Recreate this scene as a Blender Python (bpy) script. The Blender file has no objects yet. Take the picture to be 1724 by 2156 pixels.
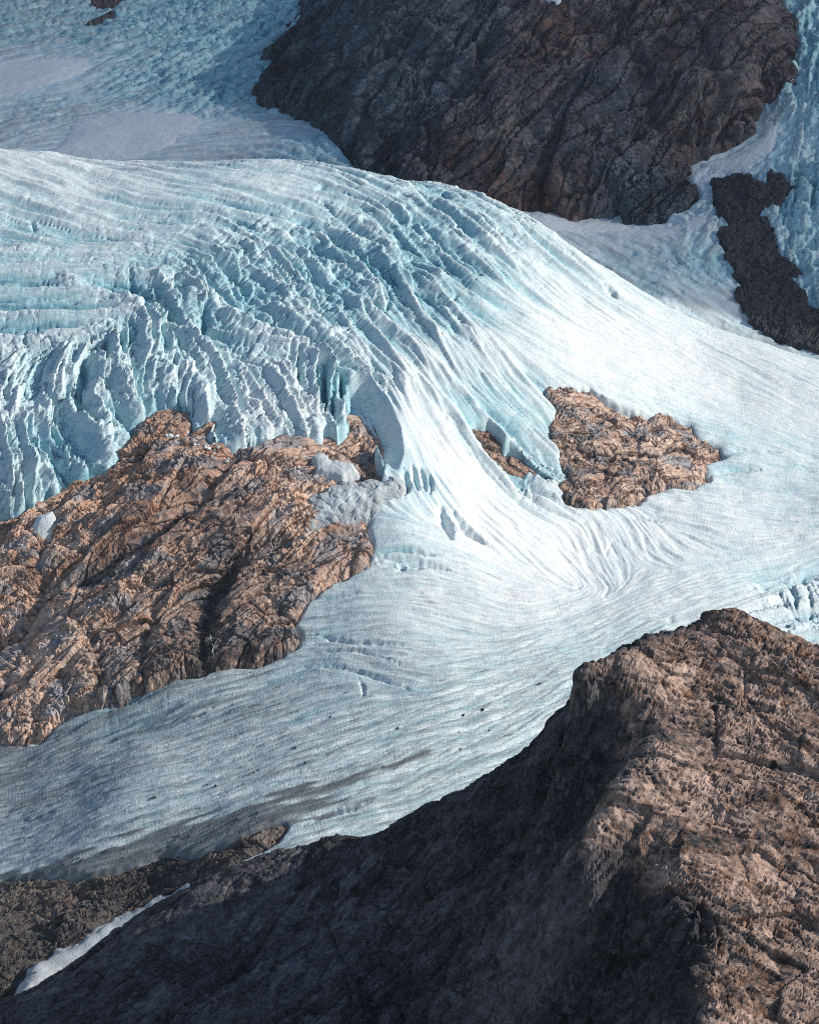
import bpy, math, time
import numpy as np
from mathutils import Vector

T0 = time.time()
scene = bpy.context.scene
COL = scene.collection
R = math.radians

# ------------------------------------------------------------------ camera, sky, sun, exposure
PITCH = -17.0            # degrees, looking down across the valley
FPX = 4323.0             # focal length in units of a 1724 x 2156 picture
PW, PH = 1724.0, 2156.0

cam_data = bpy.data.cameras.new("camera")
cam = bpy.data.objects.new("camera", cam_data)
COL.objects.link(cam)
cam.location = (0, 0, 0)
cam.rotation_euler = (R(90 + PITCH), 0, 0)
cam_data.sensor_fit = 'VERTICAL'
cam_data.sensor_height = 24.0
cam_data.lens = 24.0 * FPX / PH
cam_data.clip_start = 5.0
cam_data.clip_end = 30000.0
scene.camera = cam

SUN_DIR = Vector((1.0, 0.0, 0.0)).normalized()
SUN_EL = 28.0
world = bpy.data.worlds.new("World")
scene.world = world
world.use_nodes = True
wn = world.node_tree
bg = wn.nodes["Background"]
sky = wn.nodes.new("ShaderNodeTexSky")
sky.sky_type = 'NISHITA'
sky.sun_disc = False
sky.sun_elevation = R(SUN_EL)
sky.sun_rotation = math.atan2(SUN_DIR.x, SUN_DIR.y)
sky.altitude = 2500
sky.air_density = 1.0
sky.dust_density = 2.0
sky.ozone_density = 0.6
wn.links.new(sky.outputs[0], bg.inputs[0])
bg.inputs[1].default_value = 0.13

sun_data = bpy.data.lights.new("sun", 'SUN')
sun_data.energy = 4.7
sun_data.angle = R(0.5)
sun_data.color = (1.0, 0.92, 0.82)
sun = bpy.data.objects.new("sun", sun_data)
COL.objects.link(sun)
to_sun = Vector((SUN_DIR.x * math.cos(R(SUN_EL)), SUN_DIR.y * math.cos(R(SUN_EL)), math.sin(R(SUN_EL))))
sun.rotation_euler = (-to_sun).to_track_quat('-Z', 'Y').to_euler()
sun.location = (800, 1500, 900)

scene.view_settings.view_transform = 'Standard'
scene.view_settings.look = 'None'
scene.view_settings.exposure = 0.14
scene.view_settings.gamma = 1.0
scene.view_settings.use_curve_mapping = False
scene.render.engine = 'CYCLES'
scene.cycles.max_bounces = 4
scene.cycles.transparent_max_bounces = 6
scene.cycles.diffuse_bounces = 2
scene.cycles.filter_width = 1.0
scene.cycles.use_denoising = False
scene.cycles.denoiser = 'OPENIMAGEDENOISE'
scene.cycles.denoising_input_passes = 'RGB_ALBEDO_NORMAL'
scene.cycles.denoising_prefilter = 'ACCURATE'

# ------------------------------------------------------------------ number helpers
CP, SP = math.cos(R(PITCH)), math.sin(R(PITCH))
F32 = np.float32
rng = np.random.default_rng(7)

def at(px, py, Y):
    """survey point: bearing read from the picture, distance north Y in metres"""
    a = (px - PW / 2) / FPX
    b = (PH / 2 - py) / FPX
    dx, dy, dz = a, CP - b * SP, SP + b * CP
    t = Y / dy
    return (dx * t, Y, dz * t)

def sstep(a, b, x):
    t = np.clip((x - a) / (b - a), 0, 1)
    return t * t * (3 - 2 * t)

class TPS:
    def __init__(self, pts, smooth=0.0):
        p = np.array(pts, float)
        self.c = p[:, :2] / 1000.0
        n = len(p)
        K = self._k(self.c, self.c) + smooth * np.eye(n)
        P = np.hstack([np.ones((n, 1)), self.c])
        A = np.zeros((n + 3, n + 3))
        A[:n, :n] = K; A[:n, n:] = P; A[n:, :n] = P.T
        b = np.concatenate([p[:, 2], np.zeros(3)])
        self.w = np.linalg.solve(A, b)
    @staticmethod
    def _k(a, b):
        d2 = ((a[:, None, :] - b[None, :, :]) ** 2).sum(2) + 1e-12
        return 0.5 * d2 * np.log(d2)
    def __call__(self, x, y):
        sh = np.shape(x)
        q = np.stack([np.ravel(x), np.ravel(y)], 1) / 1000.0
        out = np.empty(len(q))
        for i in range(0, len(q), 40000):
            k = self._k(q[i:i + 40000], self.c)
            out[i:i + 40000] = k @ self.w[:-3] + self.w[-3] + q[i:i + 40000] @ self.w[-2:]
        return out.reshape(sh)

def hit(surf, px, py, y0=1000., y1=5500.):
    """where the sight line of a picture point meets a surface"""
    Y = np.linspace(y0, y1, 900)
    P = np.array(at(px, py, 1.0))
    d = P[2] * Y - surf(P[0] * Y, Y)
    k = np.where((d[:-1] > 0) & (d[1:] <= 0))[0]
    if len(k) == 0:
        k = [int(np.argmin(np.abs(d)))]
        yy = Y[k[0]]
    else:
        k = k[0]; yy = Y[k] + (Y[k + 1] - Y[k]) * d[k] / (d[k] - d[k + 1])
    return np.array((P[0] * yy, yy))

def ground(surf, pts, **kw):
    return np.array([hit(surf, p[0], p[1], **kw) for p in pts])

# gradient noise -------------------------------------------------------------
PERM = rng.permutation(256).astype(np.int32)
PERM = np.concatenate([PERM, PERM, PERM])
G3 = rng.normal(size=(256, 3)); G3 = (G3 / np.linalg.norm(G3, axis=1, keepdims=True)).astype(F32)

G2 = rng.normal(size=(256, 2)); G2 = (G2 / np.linalg.norm(G2, axis=1, keepdims=True)).astype(F32)
def perlin2(x, y, seed):
    x = np.asarray(x, F32); y = np.asarray(y, F32)
    xi = np.floor(x).astype(np.int32); yi = np.floor(y).astype(np.int32)
    xf = x - xi; yf = y - yi
    u = xf * xf * xf * (xf * (xf * 6 - 15) + 10); v = yf * yf * yf * (yf * (yf * 6 - 15) + 10)
    k = int(abs(seed) * 37.7) & 255
    xi &= 255; yi &= 255; x1 = (xi + 1) & 255; y1 = (yi + 1) & 255
    p0 = PERM[xi + k]; p1 = PERM[x1 + k]
    gx = G2[:, 0]; gy = G2[:, 1]
    def g(p, yy, dx, dy):
        h = PERM[p + yy]
        return gx[h] * (xf - dx) + gy[h] * (yf - dy)
    a = g(p0, yi, 0, 0); a += u * (g(p1, yi, 1, 0) - a)
    b = g(p0, y1, 0, 1); b += u * (g(p1, y1, 1, 1) - b)
    a += v * (b - a)
    return a * 1.6

def perlin(x, y, z):
    if np.ndim(z) == 0: return perlin2(x, y, float(z))
    x = np.asarray(x, F32); y = np.asarray(y, F32); z = np.asarray(z, F32)
    xi = np.floor(x).astype(np.int32); yi = np.floor(y).astype(np.int32); zi = np.floor(z).astype(np.int32)
    xf = x - xi; yf = y - yi; zf = z - zi
    u = xf * xf * xf * (xf * (xf * 6 - 15) + 10)
    v = yf * yf * yf * (yf * (yf * 6 - 15) + 10)
    w = zf * zf * zf * (zf * (zf * 6 - 15) + 10)
    xi &= 255; yi &= 255; zi &= 255
    def g(dx, dy, dz):
        h = PERM[PERM[PERM[(xi + dx) & 255] + ((yi + dy) & 255)] + ((zi + dz) & 255)]
        gr = G3[h]
        return gr[..., 0] * (xf - dx) + gr[..., 1] * (yf - dy) + gr[..., 2] * (zf - dz)
    a = g(0, 0, 0); a += u * (g(1, 0, 0) - a)
    b = g(0, 1, 0); b += u * (g(1, 1, 0) - b)
    a += v * (b - a)
    c = g(0, 0, 1); c += u * (g(1, 0, 1) - c)
    d = g(0, 1, 1); d += u * (g(1, 1, 1) - d)
    c += v * (d - c)
    a += w * (c - a)
    return a * 1.6

def fbm(x, y, z, lam, octs=4, gain=0.5, ridged=False, off=0.0):
    s = 0; amp = 1.0; tot = 0
    for o in range(octs):
        f = (2.03 ** o) / lam
        n = perlin(x * f + off + 13.7 * o, y * f + 7.1 * o, z * f + 3.3 * o)
        if ridged:
            n = 1 - 2 * np.abs(n)
        s = s + n * amp; tot += amp; amp *= gain
    return s / tot

CELL = rng.random((256, 6)).astype(F32)
def facets(x, q, size, seed=0, tilt=1.0):
    """2D Voronoi cells, each a randomly tilted plane: broken, angular rock. returns height, edge distance, cell tone"""
    u = (np.asarray(x) / size).astype(F32); v = (np.asarray(q) / size).astype(F32)
    ui = np.floor(u).astype(np.int32); vi = np.floor(v).astype(np.int32)
    d1 = np.full(u.shape, 9., F32); d2 = np.full(u.shape, 9., F32)
    hh = np.zeros(u.shape, F32); tone = np.zeros(u.shape, F32)
    for i in (-1, 0, 1):
        for j in (-1, 0, 1):
            h = PERM[PERM[(ui + i + seed * 17) & 255] + ((vi + j + seed * 5) & 255)]
            c = CELL[h]
            dx = u - (ui + i + c[..., 0]); dv = v - (vi + j + c[..., 1])
            d = dx * dx + dv * dv
            near = d < d1
            d2 = np.where(near, d1, np.minimum(d2, d))
            d1 = np.where(near, d, d1)
            pl = dx * (c[..., 2] - .5) * 2 * tilt + dv * (c[..., 3] - .5) * 2 * tilt + (c[..., 4] - .5) * .7
            hh = np.where(near, pl, hh)
            tone = np.where(near, c[..., 5], tone)
    return hh * size, (np.sqrt(d2) - np.sqrt(d1)) * size, tone

def poly_sd(poly, x, y):
    """signed distance to a closed outline, positive inside"""
    poly = np.asarray(poly, float)
    sh = x.shape; x = x.ravel(); y = y.ravel()
    out = np.full(x.shape, -400., F32)
    m = 120.
    sel = np.where((x > poly[:, 0].min() - m) & (x < poly[:, 0].max() + m) & (y > poly[:, 1].min() - m) & (y < poly[:, 1].max() + m))[0]
    px = x[sel].astype(F32); py = y[sel].astype(F32)
    dmin = np.full(px.shape, 1e9, F32); ins = np.zeros(px.shape, bool)
    n = len(poly)
    for i in range(n):
        a = poly[i]; b = poly[(i + 1) % n]
        e = b - a
        wx = px - F32(a[0]); wy = py - F32(a[1])
        t = np.clip((wx * e[0] + wy * e[1]) / (e @ e + 1e-9), 0, 1)
        dx = wx - e[0] * t; dy = wy - e[1] * t
        dmin = np.minimum(dmin, dx * dx + dy * dy)
        if abs(e[1]) > 1e-9:
            c = ((a[1] > py) != (b[1] > py)) & (wx < e[0] * wy / e[1])
            ins ^= c
    d = np.sqrt(dmin)
    out[sel] = np.where(ins, d, -d)
    return out.reshape(sh)

def line_d(line, x, y, m=60.):
    """distance to an open line and place along it 0..1"""
    line = np.asarray(line, float)
    sh = x.shape; x = x.ravel(); y = y.ravel()
    D = np.full(x.shape, 1e4, F32); S = np.zeros(x.shape, F32)
    sel = np.where((x > line[:, 0].min() - m) & (x < line[:, 0].max() + m) & (y > line[:, 1].min() - m) & (y < line[:, 1].max() + m))[0]
    px = x[sel].astype(F32); py = y[sel].astype(F32)
    dm = np.full(px.shape, 1e4, F32); sm = np.zeros(px.shape, F32)
    L = np.concatenate([[0], np.cumsum(np.linalg.norm(np.diff(line, axis=0), axis=1))])
    for i in range(len(line) - 1):
        a = line[i]; e = line[i + 1] - a
        wx = px - F32(a[0]); wy = py - F32(a[1])
        t = np.clip((wx * e[0] + wy * e[1]) / (e @ e + 1e-9), 0, 1)
        d = np.sqrt((wx - e[0] * t) ** 2 + (wy - e[1] * t) ** 2)
        nr = d < dm
        dm = np.where(nr, d, dm); sm = np.where(nr, (L[i] + t * (L[i + 1] - L[i])) / L[-1], sm)
    D[sel] = dm; S[sel] = sm
    return D.reshape(sh), S.reshape(sh)

class Grid:
    """survey fan: columns spread with distance so that the mesh is equally fine near and far"""
    def __init__(self, s0, s1, nx, ys, half=.231):
        if s1 - s0 > .45:      # wide sheets: fine in the middle, coarse wings left and right
            wing = .05 + .16 * np.linspace(0, 1, 26) ** 1.5
            self.s = np.concatenate([-(wing[::-1] + half - .048), np.linspace(-half, half, nx), wing + half - .048])
        elif s0 < -.213:
            self.s = np.concatenate([np.linspace(-.375, -.2325, 30), np.linspace(-.231, s1, nx)])
        else:
            self.s = np.linspace(s0, s1, nx)
        nx = len(self.s); self.ys = np.asarray(ys, float)
        self.Y = np.repeat(self.ys[:, None], nx, 1)
        self.X = self.s[None, :] * self.Y
        self.ny, self.nx = self.X.shape
    def coarse(self, fn, step=6):
        """evaluate a smooth function on every step-th node and interpolate"""
        iy = np.unique(np.append(np.arange(0, self.ny, step), self.ny - 1))
        ix = np.unique(np.append(np.arange(0, self.nx, step), self.nx - 1))
        c = fn(self.X[np.ix_(iy, ix)], self.Y[np.ix_(iy, ix)])
        if step >= 4:     # smooth (cubic-like) rows then columns
            pass
        t = np.array([np.interp(np.arange(self.nx), ix, r) for r in c])
        return np.array([np.interp(np.arange(self.ny), iy, t[:, k]) for k in range(self.nx)]).T
    def smooth_from(self, fn, step=6):
        z = self.coarse(fn, step)
        k = step
        for _ in range(2):
            z = box(z, k // 2)
        return z
    def grad(self, z):
        zy, zs = np.gradient(z, self.ys, self.s)
        # x = s*y : dz/dx = zs / y ; dz/dy = zy - s*zs/y
        gx = zs / self.Y
        return gx, zy - self.s[None, :] * gx
    def normals(self, z):
        gx, gy = self.grad(z)
        l = np.sqrt(gx * gx + gy * gy + 1)
        return -gx / l, -gy / l, 1 / l

def box(z, r):
    if r < 1: return z
    for ax in (0, 1):
        p = [(0, 0), (0, 0)]; p[ax] = (r + 1, r)
        zz = np.cumsum(np.pad(z, p, mode='edge'), axis=ax)
        n = z.shape[ax]
        a = np.take(zz, np.arange(2 * r + 1, 2 * r + 1 + n), axis=ax)
        b = np.take(zz, np.arange(0, n), axis=ax)
        z = (a - b) / (2 * r + 1)
    return z

def idw(pts, vals, p=3.0, eps=25.):
    pts = np.asarray(pts, float); vals = np.asarray(vals, float)
    def f(x, y):
        num = 0; den = 0
        for (a, b), v in zip(pts, vals):
            w = 1.0 / ((x - a) ** 2 + (y - b) ** 2 + eps * eps) ** (p / 2)
            num = num + w * v; den = den + w
        return num / den
    return f

def sample(a, i, j):
    i = np.clip(i, 0, a.shape[0] - 1.001); j = np.clip(j, 0, a.shape[1] - 1.001)
    i0 = i.astype(np.int32); j0 = j.astype(np.int32)
    fi = i - i0; fj = j - j0
    w = a.shape[1]; f = a.ravel(); k = i0 * w + j0
    top = f[k] * (1 - fj) + f[k + 1] * fj
    return top + fi * (f[k + w] * (1 - fj) + f[k + w + 1] * fj - top)

def lic(noise, di, dj, steps, stride=1.0):
    """smear noise along a direction field (index units): banding that follows the ice's lines"""
    ni, nj = noise.shape
    I0, J0 = np.mgrid[0:ni, 0:nj].astype(F32)
    acc = noise.astype(F32).copy(); tot = 1.0
    for sg in (1, -1):
        I = I0.copy(); J = J0.copy()
        pi = di * sg; pj = dj * sg
        ci, cj = pi, pj
        for k in range(steps):
            I += ci * stride; J += cj * stride
            ii = np.clip(I, 0, ni - 1).astype(np.int32); jj = np.clip(J, 0, nj - 1).astype(np.int32)
            vi = di[ii, jj]; vj = dj[ii, jj]
            s = np.sign(vi * ci + vj * cj); s[s == 0] = 1
            ci = vi * s; cj = vj * s
            w = 0.5 + 0.5 * math.cos(math.pi * (k + 1) / (steps + 1))
            acc += w * sample(noise, I, J); tot += w
    acc -= acc.mean(); acc /= acc.std() + 1e-9
    return acc

def lic_scaled(g, lam, dirx, diry, length, red=1, seed=0.0, stretch=1.0):
    """direction-following noise of cross-wavelength lam metres on grid g, computed on every red-th node"""
    X = g.X[::red, ::red]; Y = g.Y[::red, ::red]
    n = perlin(X / lam + seed, Y / lam / stretch + seed * 1.7, seed * 3.1 + .37)
    n = n + 0.5 * perlin(X * 2.1 / lam + seed, Y * 2.1 / lam + seed, seed + 9.37)
    dx = dirx[::red, ::red]; dy = diry[::red, ::red]
    ystep = np.gradient(g.ys)[::red][:, None] * red
    xstep = np.gradient(g.s)[::red][None, :] * Y * red
    s = g.s[::red][None, :]
    di = dy / ystep; dj = (dx - s * dy) / xstep
    # unit stride ~ one cell across the finest axis
    l = np.sqrt(di * di + dj * dj) + 1e-9
    cell = 1.0 / l          # metres per index unit along direction
    di = (di / l).astype(F32); dj = (dj / l).astype(F32)
    steps = max(4, int(length / float(np.median(cell)) / 1.5))
    steps = min(steps, 46)
    stride = length / steps / float(np.median(cell))
    r = lic(n, di, dj, steps, stride)
    if red > 1:
        I, J = np.mgrid[0:g.ny, 0:g.nx].astype(F32)
        r = sample(r, I / red, J / red)
    return r

# ------------------------------------------------------------------ mesh helpers
def grid_mesh(name, X, Y, Z, keep, attrs, mat, smooth=None, parent=None):
    """keep: per-cell mask"""
    if smooth is None: smooth = 'blue' in attrs
    ny, nx = X.shape
    ci, cj = np.where(keep)
    a = ci * nx + cj
    quads = np.stack([a, a + 1, a + nx + 1, a + nx], 1)
    used = np.unique(quads)
    remap = np.zeros(ny * nx, np.int64); remap[used] = np.arange(len(used))
    quads = remap[quads]
    co = np.stack([X.ravel()[used], Y.ravel()[used], Z.ravel()[used]], 1).astype(F32)
    me = bpy.data.meshes.new(name)
    me.vertices.add(len(co)); me.vertices.foreach_set("co", co.ravel())
    nq = len(quads)
    me.loops.add(nq * 4); me.loops.foreach_set("vertex_index", quads.ravel().astype(np.int32))
    me.polygons.add(nq)
    me.polygons.foreach_set("loop_start", np.arange(0, nq * 4, 4, dtype=np.int32))
    me.polygons.foreach_set("loop_total", np.full(nq, 4, np.int32))
    me.polygons.foreach_set("use_smooth", np.full(nq, smooth, bool))
    for k, v in attrs.items():
        at_ = me.attributes.new(k, 'FLOAT', 'POINT')
        at_.data.foreach_set("value", np.ascontiguousarray(v.ravel()[used].astype(F32)))
    me.update()
    me.materials.append(mat)
    o = bpy.data.objects.new(name, me)
    COL.objects.link(o)
    if parent: o.parent = parent
    print(name, len(co), 'verts', round(time.time() - T0, 1), 's')
    return o

def cellmask(m):
    return m[:-1, :-1] & m[1:, :-1] & m[:-1, 1:] & m[1:, 1:]
def cellany(m):
    return m[:-1, :-1] | m[1:, :-1] | m[:-1, 1:] | m[1:, 1:]

def tag(o, label=None, cat=None, group=None, kind=None):
    if label: o["label"] = label
    if cat: o["category"] = cat
    if group: o["group"] = group
    if kind: o["kind"] = kind
    return o

# ------------------------------------------------------------------ materials
class NT:
    def __init__(self, name):
        self.m = bpy.data.materials.new(name); self.m.use_nodes = True
        self.t = self.m.node_tree; self.b = self.t.nodes["Principled BSDF"]
    def n(self, typ, **kw):
        x = self.t.nodes.new(typ)
        for k, v in kw.items(): setattr(x, k, v)
        return x
    def link(self, a, b): self.t.links.new(a, b)
    def attr(self, name):
        return self.n("ShaderNodeAttribute", attribute_name=name).outputs["Fac"]
    def pos(self):
        return self.n("ShaderNodeNewGeometry").outputs["Position"]
    def noise(self, scale, detail=6, rough=.6, vec=None, dist=0.0):
        x = self.n("ShaderNodeTexNoise"); x.inputs["Scale"].default_value = scale
        x.inputs["Detail"].default_value = detail; x.inputs["Roughness"].default_value = rough
        x.inputs["Distortion"].default_value = dist
        self.link(vec if vec is not None else self.pos(), x.inputs["Vector"])
        return x.outputs["Fac"]
    def ramp(self, fac, stops):
        r = self.n("ShaderNodeValToRGB"); cr = r.color_ramp
        while len(cr.elements) < len(stops): cr.elements.new(0.5)
        for e, (p, c) in zip(cr.elements, stops):
            e.position = p; e.color = (*c, 1) if len(c) == 3 else c
        self.link(fac, r.inputs[0]); return r.outputs[0]
    def mix(self, fac, a, b, mode='MIX'):
        x = self.n("ShaderNodeMix", data_type='RGBA', blend_type=mode)
        for s, v in ((0, fac), (6, a), (7, b)):
            if isinstance(v, (int, float)): x.inputs[s].default_value = v
            elif isinstance(v, tuple): x.inputs[s].default_value = (*v, 1)
            else: self.link(v, x.inputs[s])
        return x.outputs[2]
    def math(self, op, a, b=0.0, clamp=False):
        x = self.n("ShaderNodeMath", operation=op, use_clamp=clamp)
        for s, v in ((0, a), (1, b)):
            if isinstance(v, (int, float)): x.inputs[s].default_value = v
            else: self.link(v, x.inputs[s])
        return x.outputs[0]
    def bump(self, h, strength, dist):
        x = self.n("ShaderNodeBump"); x.inputs["Strength"].default_value = strength
        x.inputs["Distance"].default_value = dist
        self.link(h, x.inputs["Height"]); self.link(x.outputs[0], self.b.inputs["Normal"])
    def done(self, col, rough=.85, spec=.2):
        if isinstance(col, tuple): self.b.inputs["Base Color"].default_value = (*col, 1)
        else: self.link(col, self.b.inputs["Base Color"])
        self.b.inputs["Roughness"].default_value = rough
        self.b.inputs["Specular IOR Level"].default_value = spec
        return self.m

def ice_material(name, white=(.79, .845, .85), teal=(.36, .62, .685), deep=(.06, .27, .37), dirt=(.085, .088, .095)):
    t = NT(name)
    blue = t.attr("blue"); dr = t.attr("dirt")
    f1 = t.noise(.045, 4, .6); f2 = t.noise(.45, 3, .75)
    b = t.math('ADD', blue, t.math('MULTIPLY', t.math('SUBTRACT', f1, .5), .6))
    b = t.math('ADD', b, t.math('MULTIPLY', t.math('SUBTRACT', f2, .5), .55))
    # thin annual layers in the ice, wavering level bands
    mp = t.n("ShaderNodeMapping"); mp.inputs["Scale"].default_value = (.02, .02, .9)
    t.link(t.pos(), mp.inputs["Vector"])
    lay = t.noise(1.0, 4, .7, mp.outputs[0], .5)
    b = t.math('ADD', b, t.math('MULTIPLY', t.math('SUBTRACT', lay, .5), .7), True)
    c = t.ramp(b, [(0.0, white), (.40, tuple(.55 * p + .45 * q for p, q in zip(white, teal))), (.70, teal), (1.0, deep)])
    d = t.math('ADD', dr, t.math('MULTIPLY', t.math('SUBTRACT', t.noise(.8, 3, .8), .5), .7), True)
    c = t.mix(t.math('MULTIPLY', d, .9), c, dirt)
    # fine striations along the two straight reaches of flow
    h = t.math('MULTIPLY', t.noise(.5, 3, .78), 1.0)
    for k, (ang, nm) in enumerate(((21., "striate_low"), (-9., "striate_right"))):
        m1 = t.n("ShaderNodeMapping"); m1.inputs["Rotation"].default_value = (0, 0, R(-ang)); t.link(t.pos(), m1.inputs["Vector"])
        m2 = t.n("ShaderNodeMapping"); m2.inputs["Scale"].default_value = (.045, .75, .2); t.link(m1.outputs[0], m2.inputs["Vector"])
        st = t.noise(1.0, 3, .72, m2.outputs[0], .35)
        mask = t.attr(nm)
        line = t.ramp(st, [(.40, (1, 1, 1)), (.52, (0, 0, 0))])
        c = t.mix(t.math('MULTIPLY', t.math('MULTIPLY', line, mask), .42 if k == 0 else .18), c, tuple(.5 * v + .12 for v in dirt))
        h = t.math('ADD', h, t.math('MULTIPLY', t.math('MULTIPLY', st, mask), 1.6))
    # fine cracks through the broken ice
    br = t.attr("broken")
    wn_ = t.n("ShaderNodeTexNoise"); wn_.inputs["Scale"].default_value = .06; wn_.inputs["Detail"].default_value = 4
    t.link(t.pos(), wn_.inputs["Vector"])
    wv = t.n("ShaderNodeVectorMath", operation='SCALE'); wv.inputs["Scale"].default_value = 16.0; t.link(wn_.outputs["Color"], wv.inputs[0])
    wp = t.n("ShaderNodeVectorMath", operation='ADD'); t.link(t.pos(), wp.inputs[0]); t.link(wv.outputs[0], wp.inputs[1])
    for sc, wd in ((.075, .035), (.17, .05)):
        vo = t.n("ShaderNodeTexVoronoi", feature='DISTANCE_TO_EDGE'); vo.inputs["Scale"].default_value = sc
        t.link(wp.outputs[0], vo.inputs["Vector"])
        cr = t.math('MULTIPLY', t.ramp(vo.outputs["Distance"], [(0.0, (1, 1, 1)), (wd, (0, 0, 0))]), br)
        cr = t.math('MULTIPLY', cr, t.ramp(t.noise(.03, 3, .6), [(.42, (0, 0, 0)), (.58, (1, 1, 1))]))
        c = t.mix(t.math('MULTIPLY', cr, .75), c, deep)
    t.bump(h, .7, 1.3)
    return t.done(c, .6, .25)

def rock_material(name, pale, mid, slate_shade, rust, dark, bumpd=1.6, scale=1.0, smul=(.20, .26, .335)):
    t = NT(name)
    tone = t.attr("tone"); wet_shade = t.attr("wet_shade"); rs = t.attr("rust")
    fine = t.noise(.11 * scale, 5, .82, dist=1.2)
    a = t.math('ADD', tone, t.math('MULTIPLY', t.math('SUBTRACT', fine, .5), 2.4), True)
    c = t.ramp(a, [(0.0, dark), (.22, slate_shade), (.50, mid), (.90, pale)])
    patch = t.ramp(t.noise(.035 * scale, 4, .7, dist=1.), [(.46, (0, 0, 0)), (.56, (1, 1, 1))])
    c = t.mix(t.math('MULTIPLY', patch, .5), c, t.mix(.62, c, slate_shade))
    r = t.math('ADD', rs, t.math('MULTIPLY', t.math('SUBTRACT', t.noise(.07 * scale, 4, .75, dist=.7), .5), 3.5), True)
    c = t.mix(r, c, t.mix(.6, c, rust))
    w = t.math('ADD', wet_shade, t.math('MULTIPLY', t.math('SUBTRACT', t.noise(.15 * scale, 4, .75), .5), 2.6), True)
    c = t.mix(t.math('MULTIPLY', w, .92), c, dark)  # darkens for wet streaks and for shade painted into the rock
    bw = t.n('ShaderNodeRGBToBW'); t.link(c, bw.inputs[0])
    c = t.mix(t.math('MULTIPLY', t.attr('slate_shade'), .85), c, t.mix(1.0, bw.outputs[0], smul, 'MULTIPLY'))  # bluish tint; also carries the painted shade of ridge flank and cliff
    t.bump(t.noise(.45 * scale, 4, .85, dist=.3), 1.0, bumpd * 1.3)
    return t.done(c, .9, .12)

M_ICE = ice_material("glacier_ice")
M_FAR = ice_material("upper_glacier_ice", white=(.74, .83, .845), teal=(.38, .70, .76), deep=(.08, .26, .34), dirt=(.22, .22, .215))
M_SNOW = ice_material("old_snow", white=(.72, .775, .785), teal=(.50, .68, .76), dirt=(.20, .19, .185))
M_LOW = rock_material("dull_brown_rock", (.34, .28, .23), (.20, .16, .135), (.10, .105, .115), (.25, .15, .09), (.03, .035, .042), 1.8)
M_WARM = rock_material("warm_rock", (.88, .69, .56), (.52, .37, .285), (.16, .175, .20), (.66, .30, .15), (.030, .038, .050), 2.0, smul=(.60, .68, .78))
M_CLIFF = rock_material("dark_cliff_rock", (.30, .25, .215), (.125, .12, .125), (.052, .066, .088), (.30, .10, .05), (.014, .021, .033), 3.0, .6, (.80, 1.05, 1.40))
M_RIDGE = rock_material("ridge_rock", (.70, .52, .425), (.34, .245, .20), (.075, .078, .085), (.33, .15, .06), (.024, .026, .030), 1.3, 1.3)
M_SCREE = rock_material("dark_scree", (.14, .13, .125), (.066, .068, .076), (.04, .048, .06), (.10, .06, .04), (.014, .018, .025), 1.4, 1.6)
M_MOUNT = rock_material("mountain_rock", (.25, .22, .20), (.12, .11, .11), (.1, .1, .1), (.2, .1, .06), (.03, .03, .035), 4.0, .3)

# ------------------------------------------------------------------ survey of the main valley surface
def P(px, py, Y): return at(px, py, Y)
main_pts = [P(*a) for a in [
    (-250, 330, 3320), (0, 318, 3300), (250, 345, 3310), (500, 343, 3300), (700, 352, 3290), (862, 384, 3270), (1000, 414, 3240), (1100, 455, 3200),
    (1200, 525, 3140), (1330, 610, 3090), (1500, 702, 3040), (1620, 740, 3010), (1724, 772, 3000), (1950, 830, 2970),
    (-250, 450, 3060), (0, 450, 3060), (0, 600, 2850), (0, 750, 2715), (0, 900, 2600), (0, 1060, 2500), (0, 1300, 2385), (0, 1500, 2280), (0, 1600, 2220), (0, 1720, 2140), (0, 1850, 2050),
    (-250, 700, 2760), (-250, 1100, 2490), (-250, 1500, 2280), (-250, 1850, 2050),
    (250, 470, 3050), (250, 620, 2840), (250, 780, 2680), (250, 920, 2570), (250, 1150, 2430), (250, 1400, 2300), (250, 1550, 2210), (250, 1700, 2090),
    (500, 500, 3000), (500, 650, 2820), (500, 800, 2660), (500, 900, 2570), (500, 1050, 2475), (500, 1200, 2395), (500, 1390, 2290), (500, 1500, 2210), (500, 1650, 2100), (500, 1800, 2000),
    (700, 480, 3060), (700, 700, 2770), (700, 850, 2620), (720, 1000, 2510), (700, 1200, 2395),
    (862, 500, 3030), (862, 650, 2840), (862, 800, 2690), (862, 950, 2560), (862, 1100, 2455), (862, 1220, 2380), (862, 1400, 2250), (862, 1600, 2120), (862, 1750, 2030),
    (1000, 600, 2920), (1000, 750, 2770), (1000, 900, 2650), (1020, 1050, 2545), (1000, 1250, 2380),
    (1200, 650, 2955), (1200, 800, 2800), (1200, 930, 2700), (1200, 1050, 2600), (1200, 1200, 2470), (1200, 1400, 2300), (1200, 1600, 2170),
    (1350, 700, 2970), (1350, 850, 2810), (1350, 1000, 2680), (1400, 1120, 2570),
    (1500, 800, 2920), (1500, 900, 2810), (1500, 1000, 2710), (1500, 1100, 2605), (1500, 1200, 2500), (1500, 1320, 2390), (1500, 1500, 2260),
    (1724, 900, 2860), (1724, 1000, 2750), (1724, 1100, 2640), (1724, 1200, 2535), (1724, 1350, 2420), (1724, 1550, 2290),
    (1950, 950, 2850), (1950, 1200, 2560), (1950, 1400, 2420),
    (200, 1950, 1965), (0, 2100, 1885), (300, 1880, 2000), (500, 1950, 1930), (-250, 2100, 1885), (150, 2150, 1850),
]]
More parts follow.
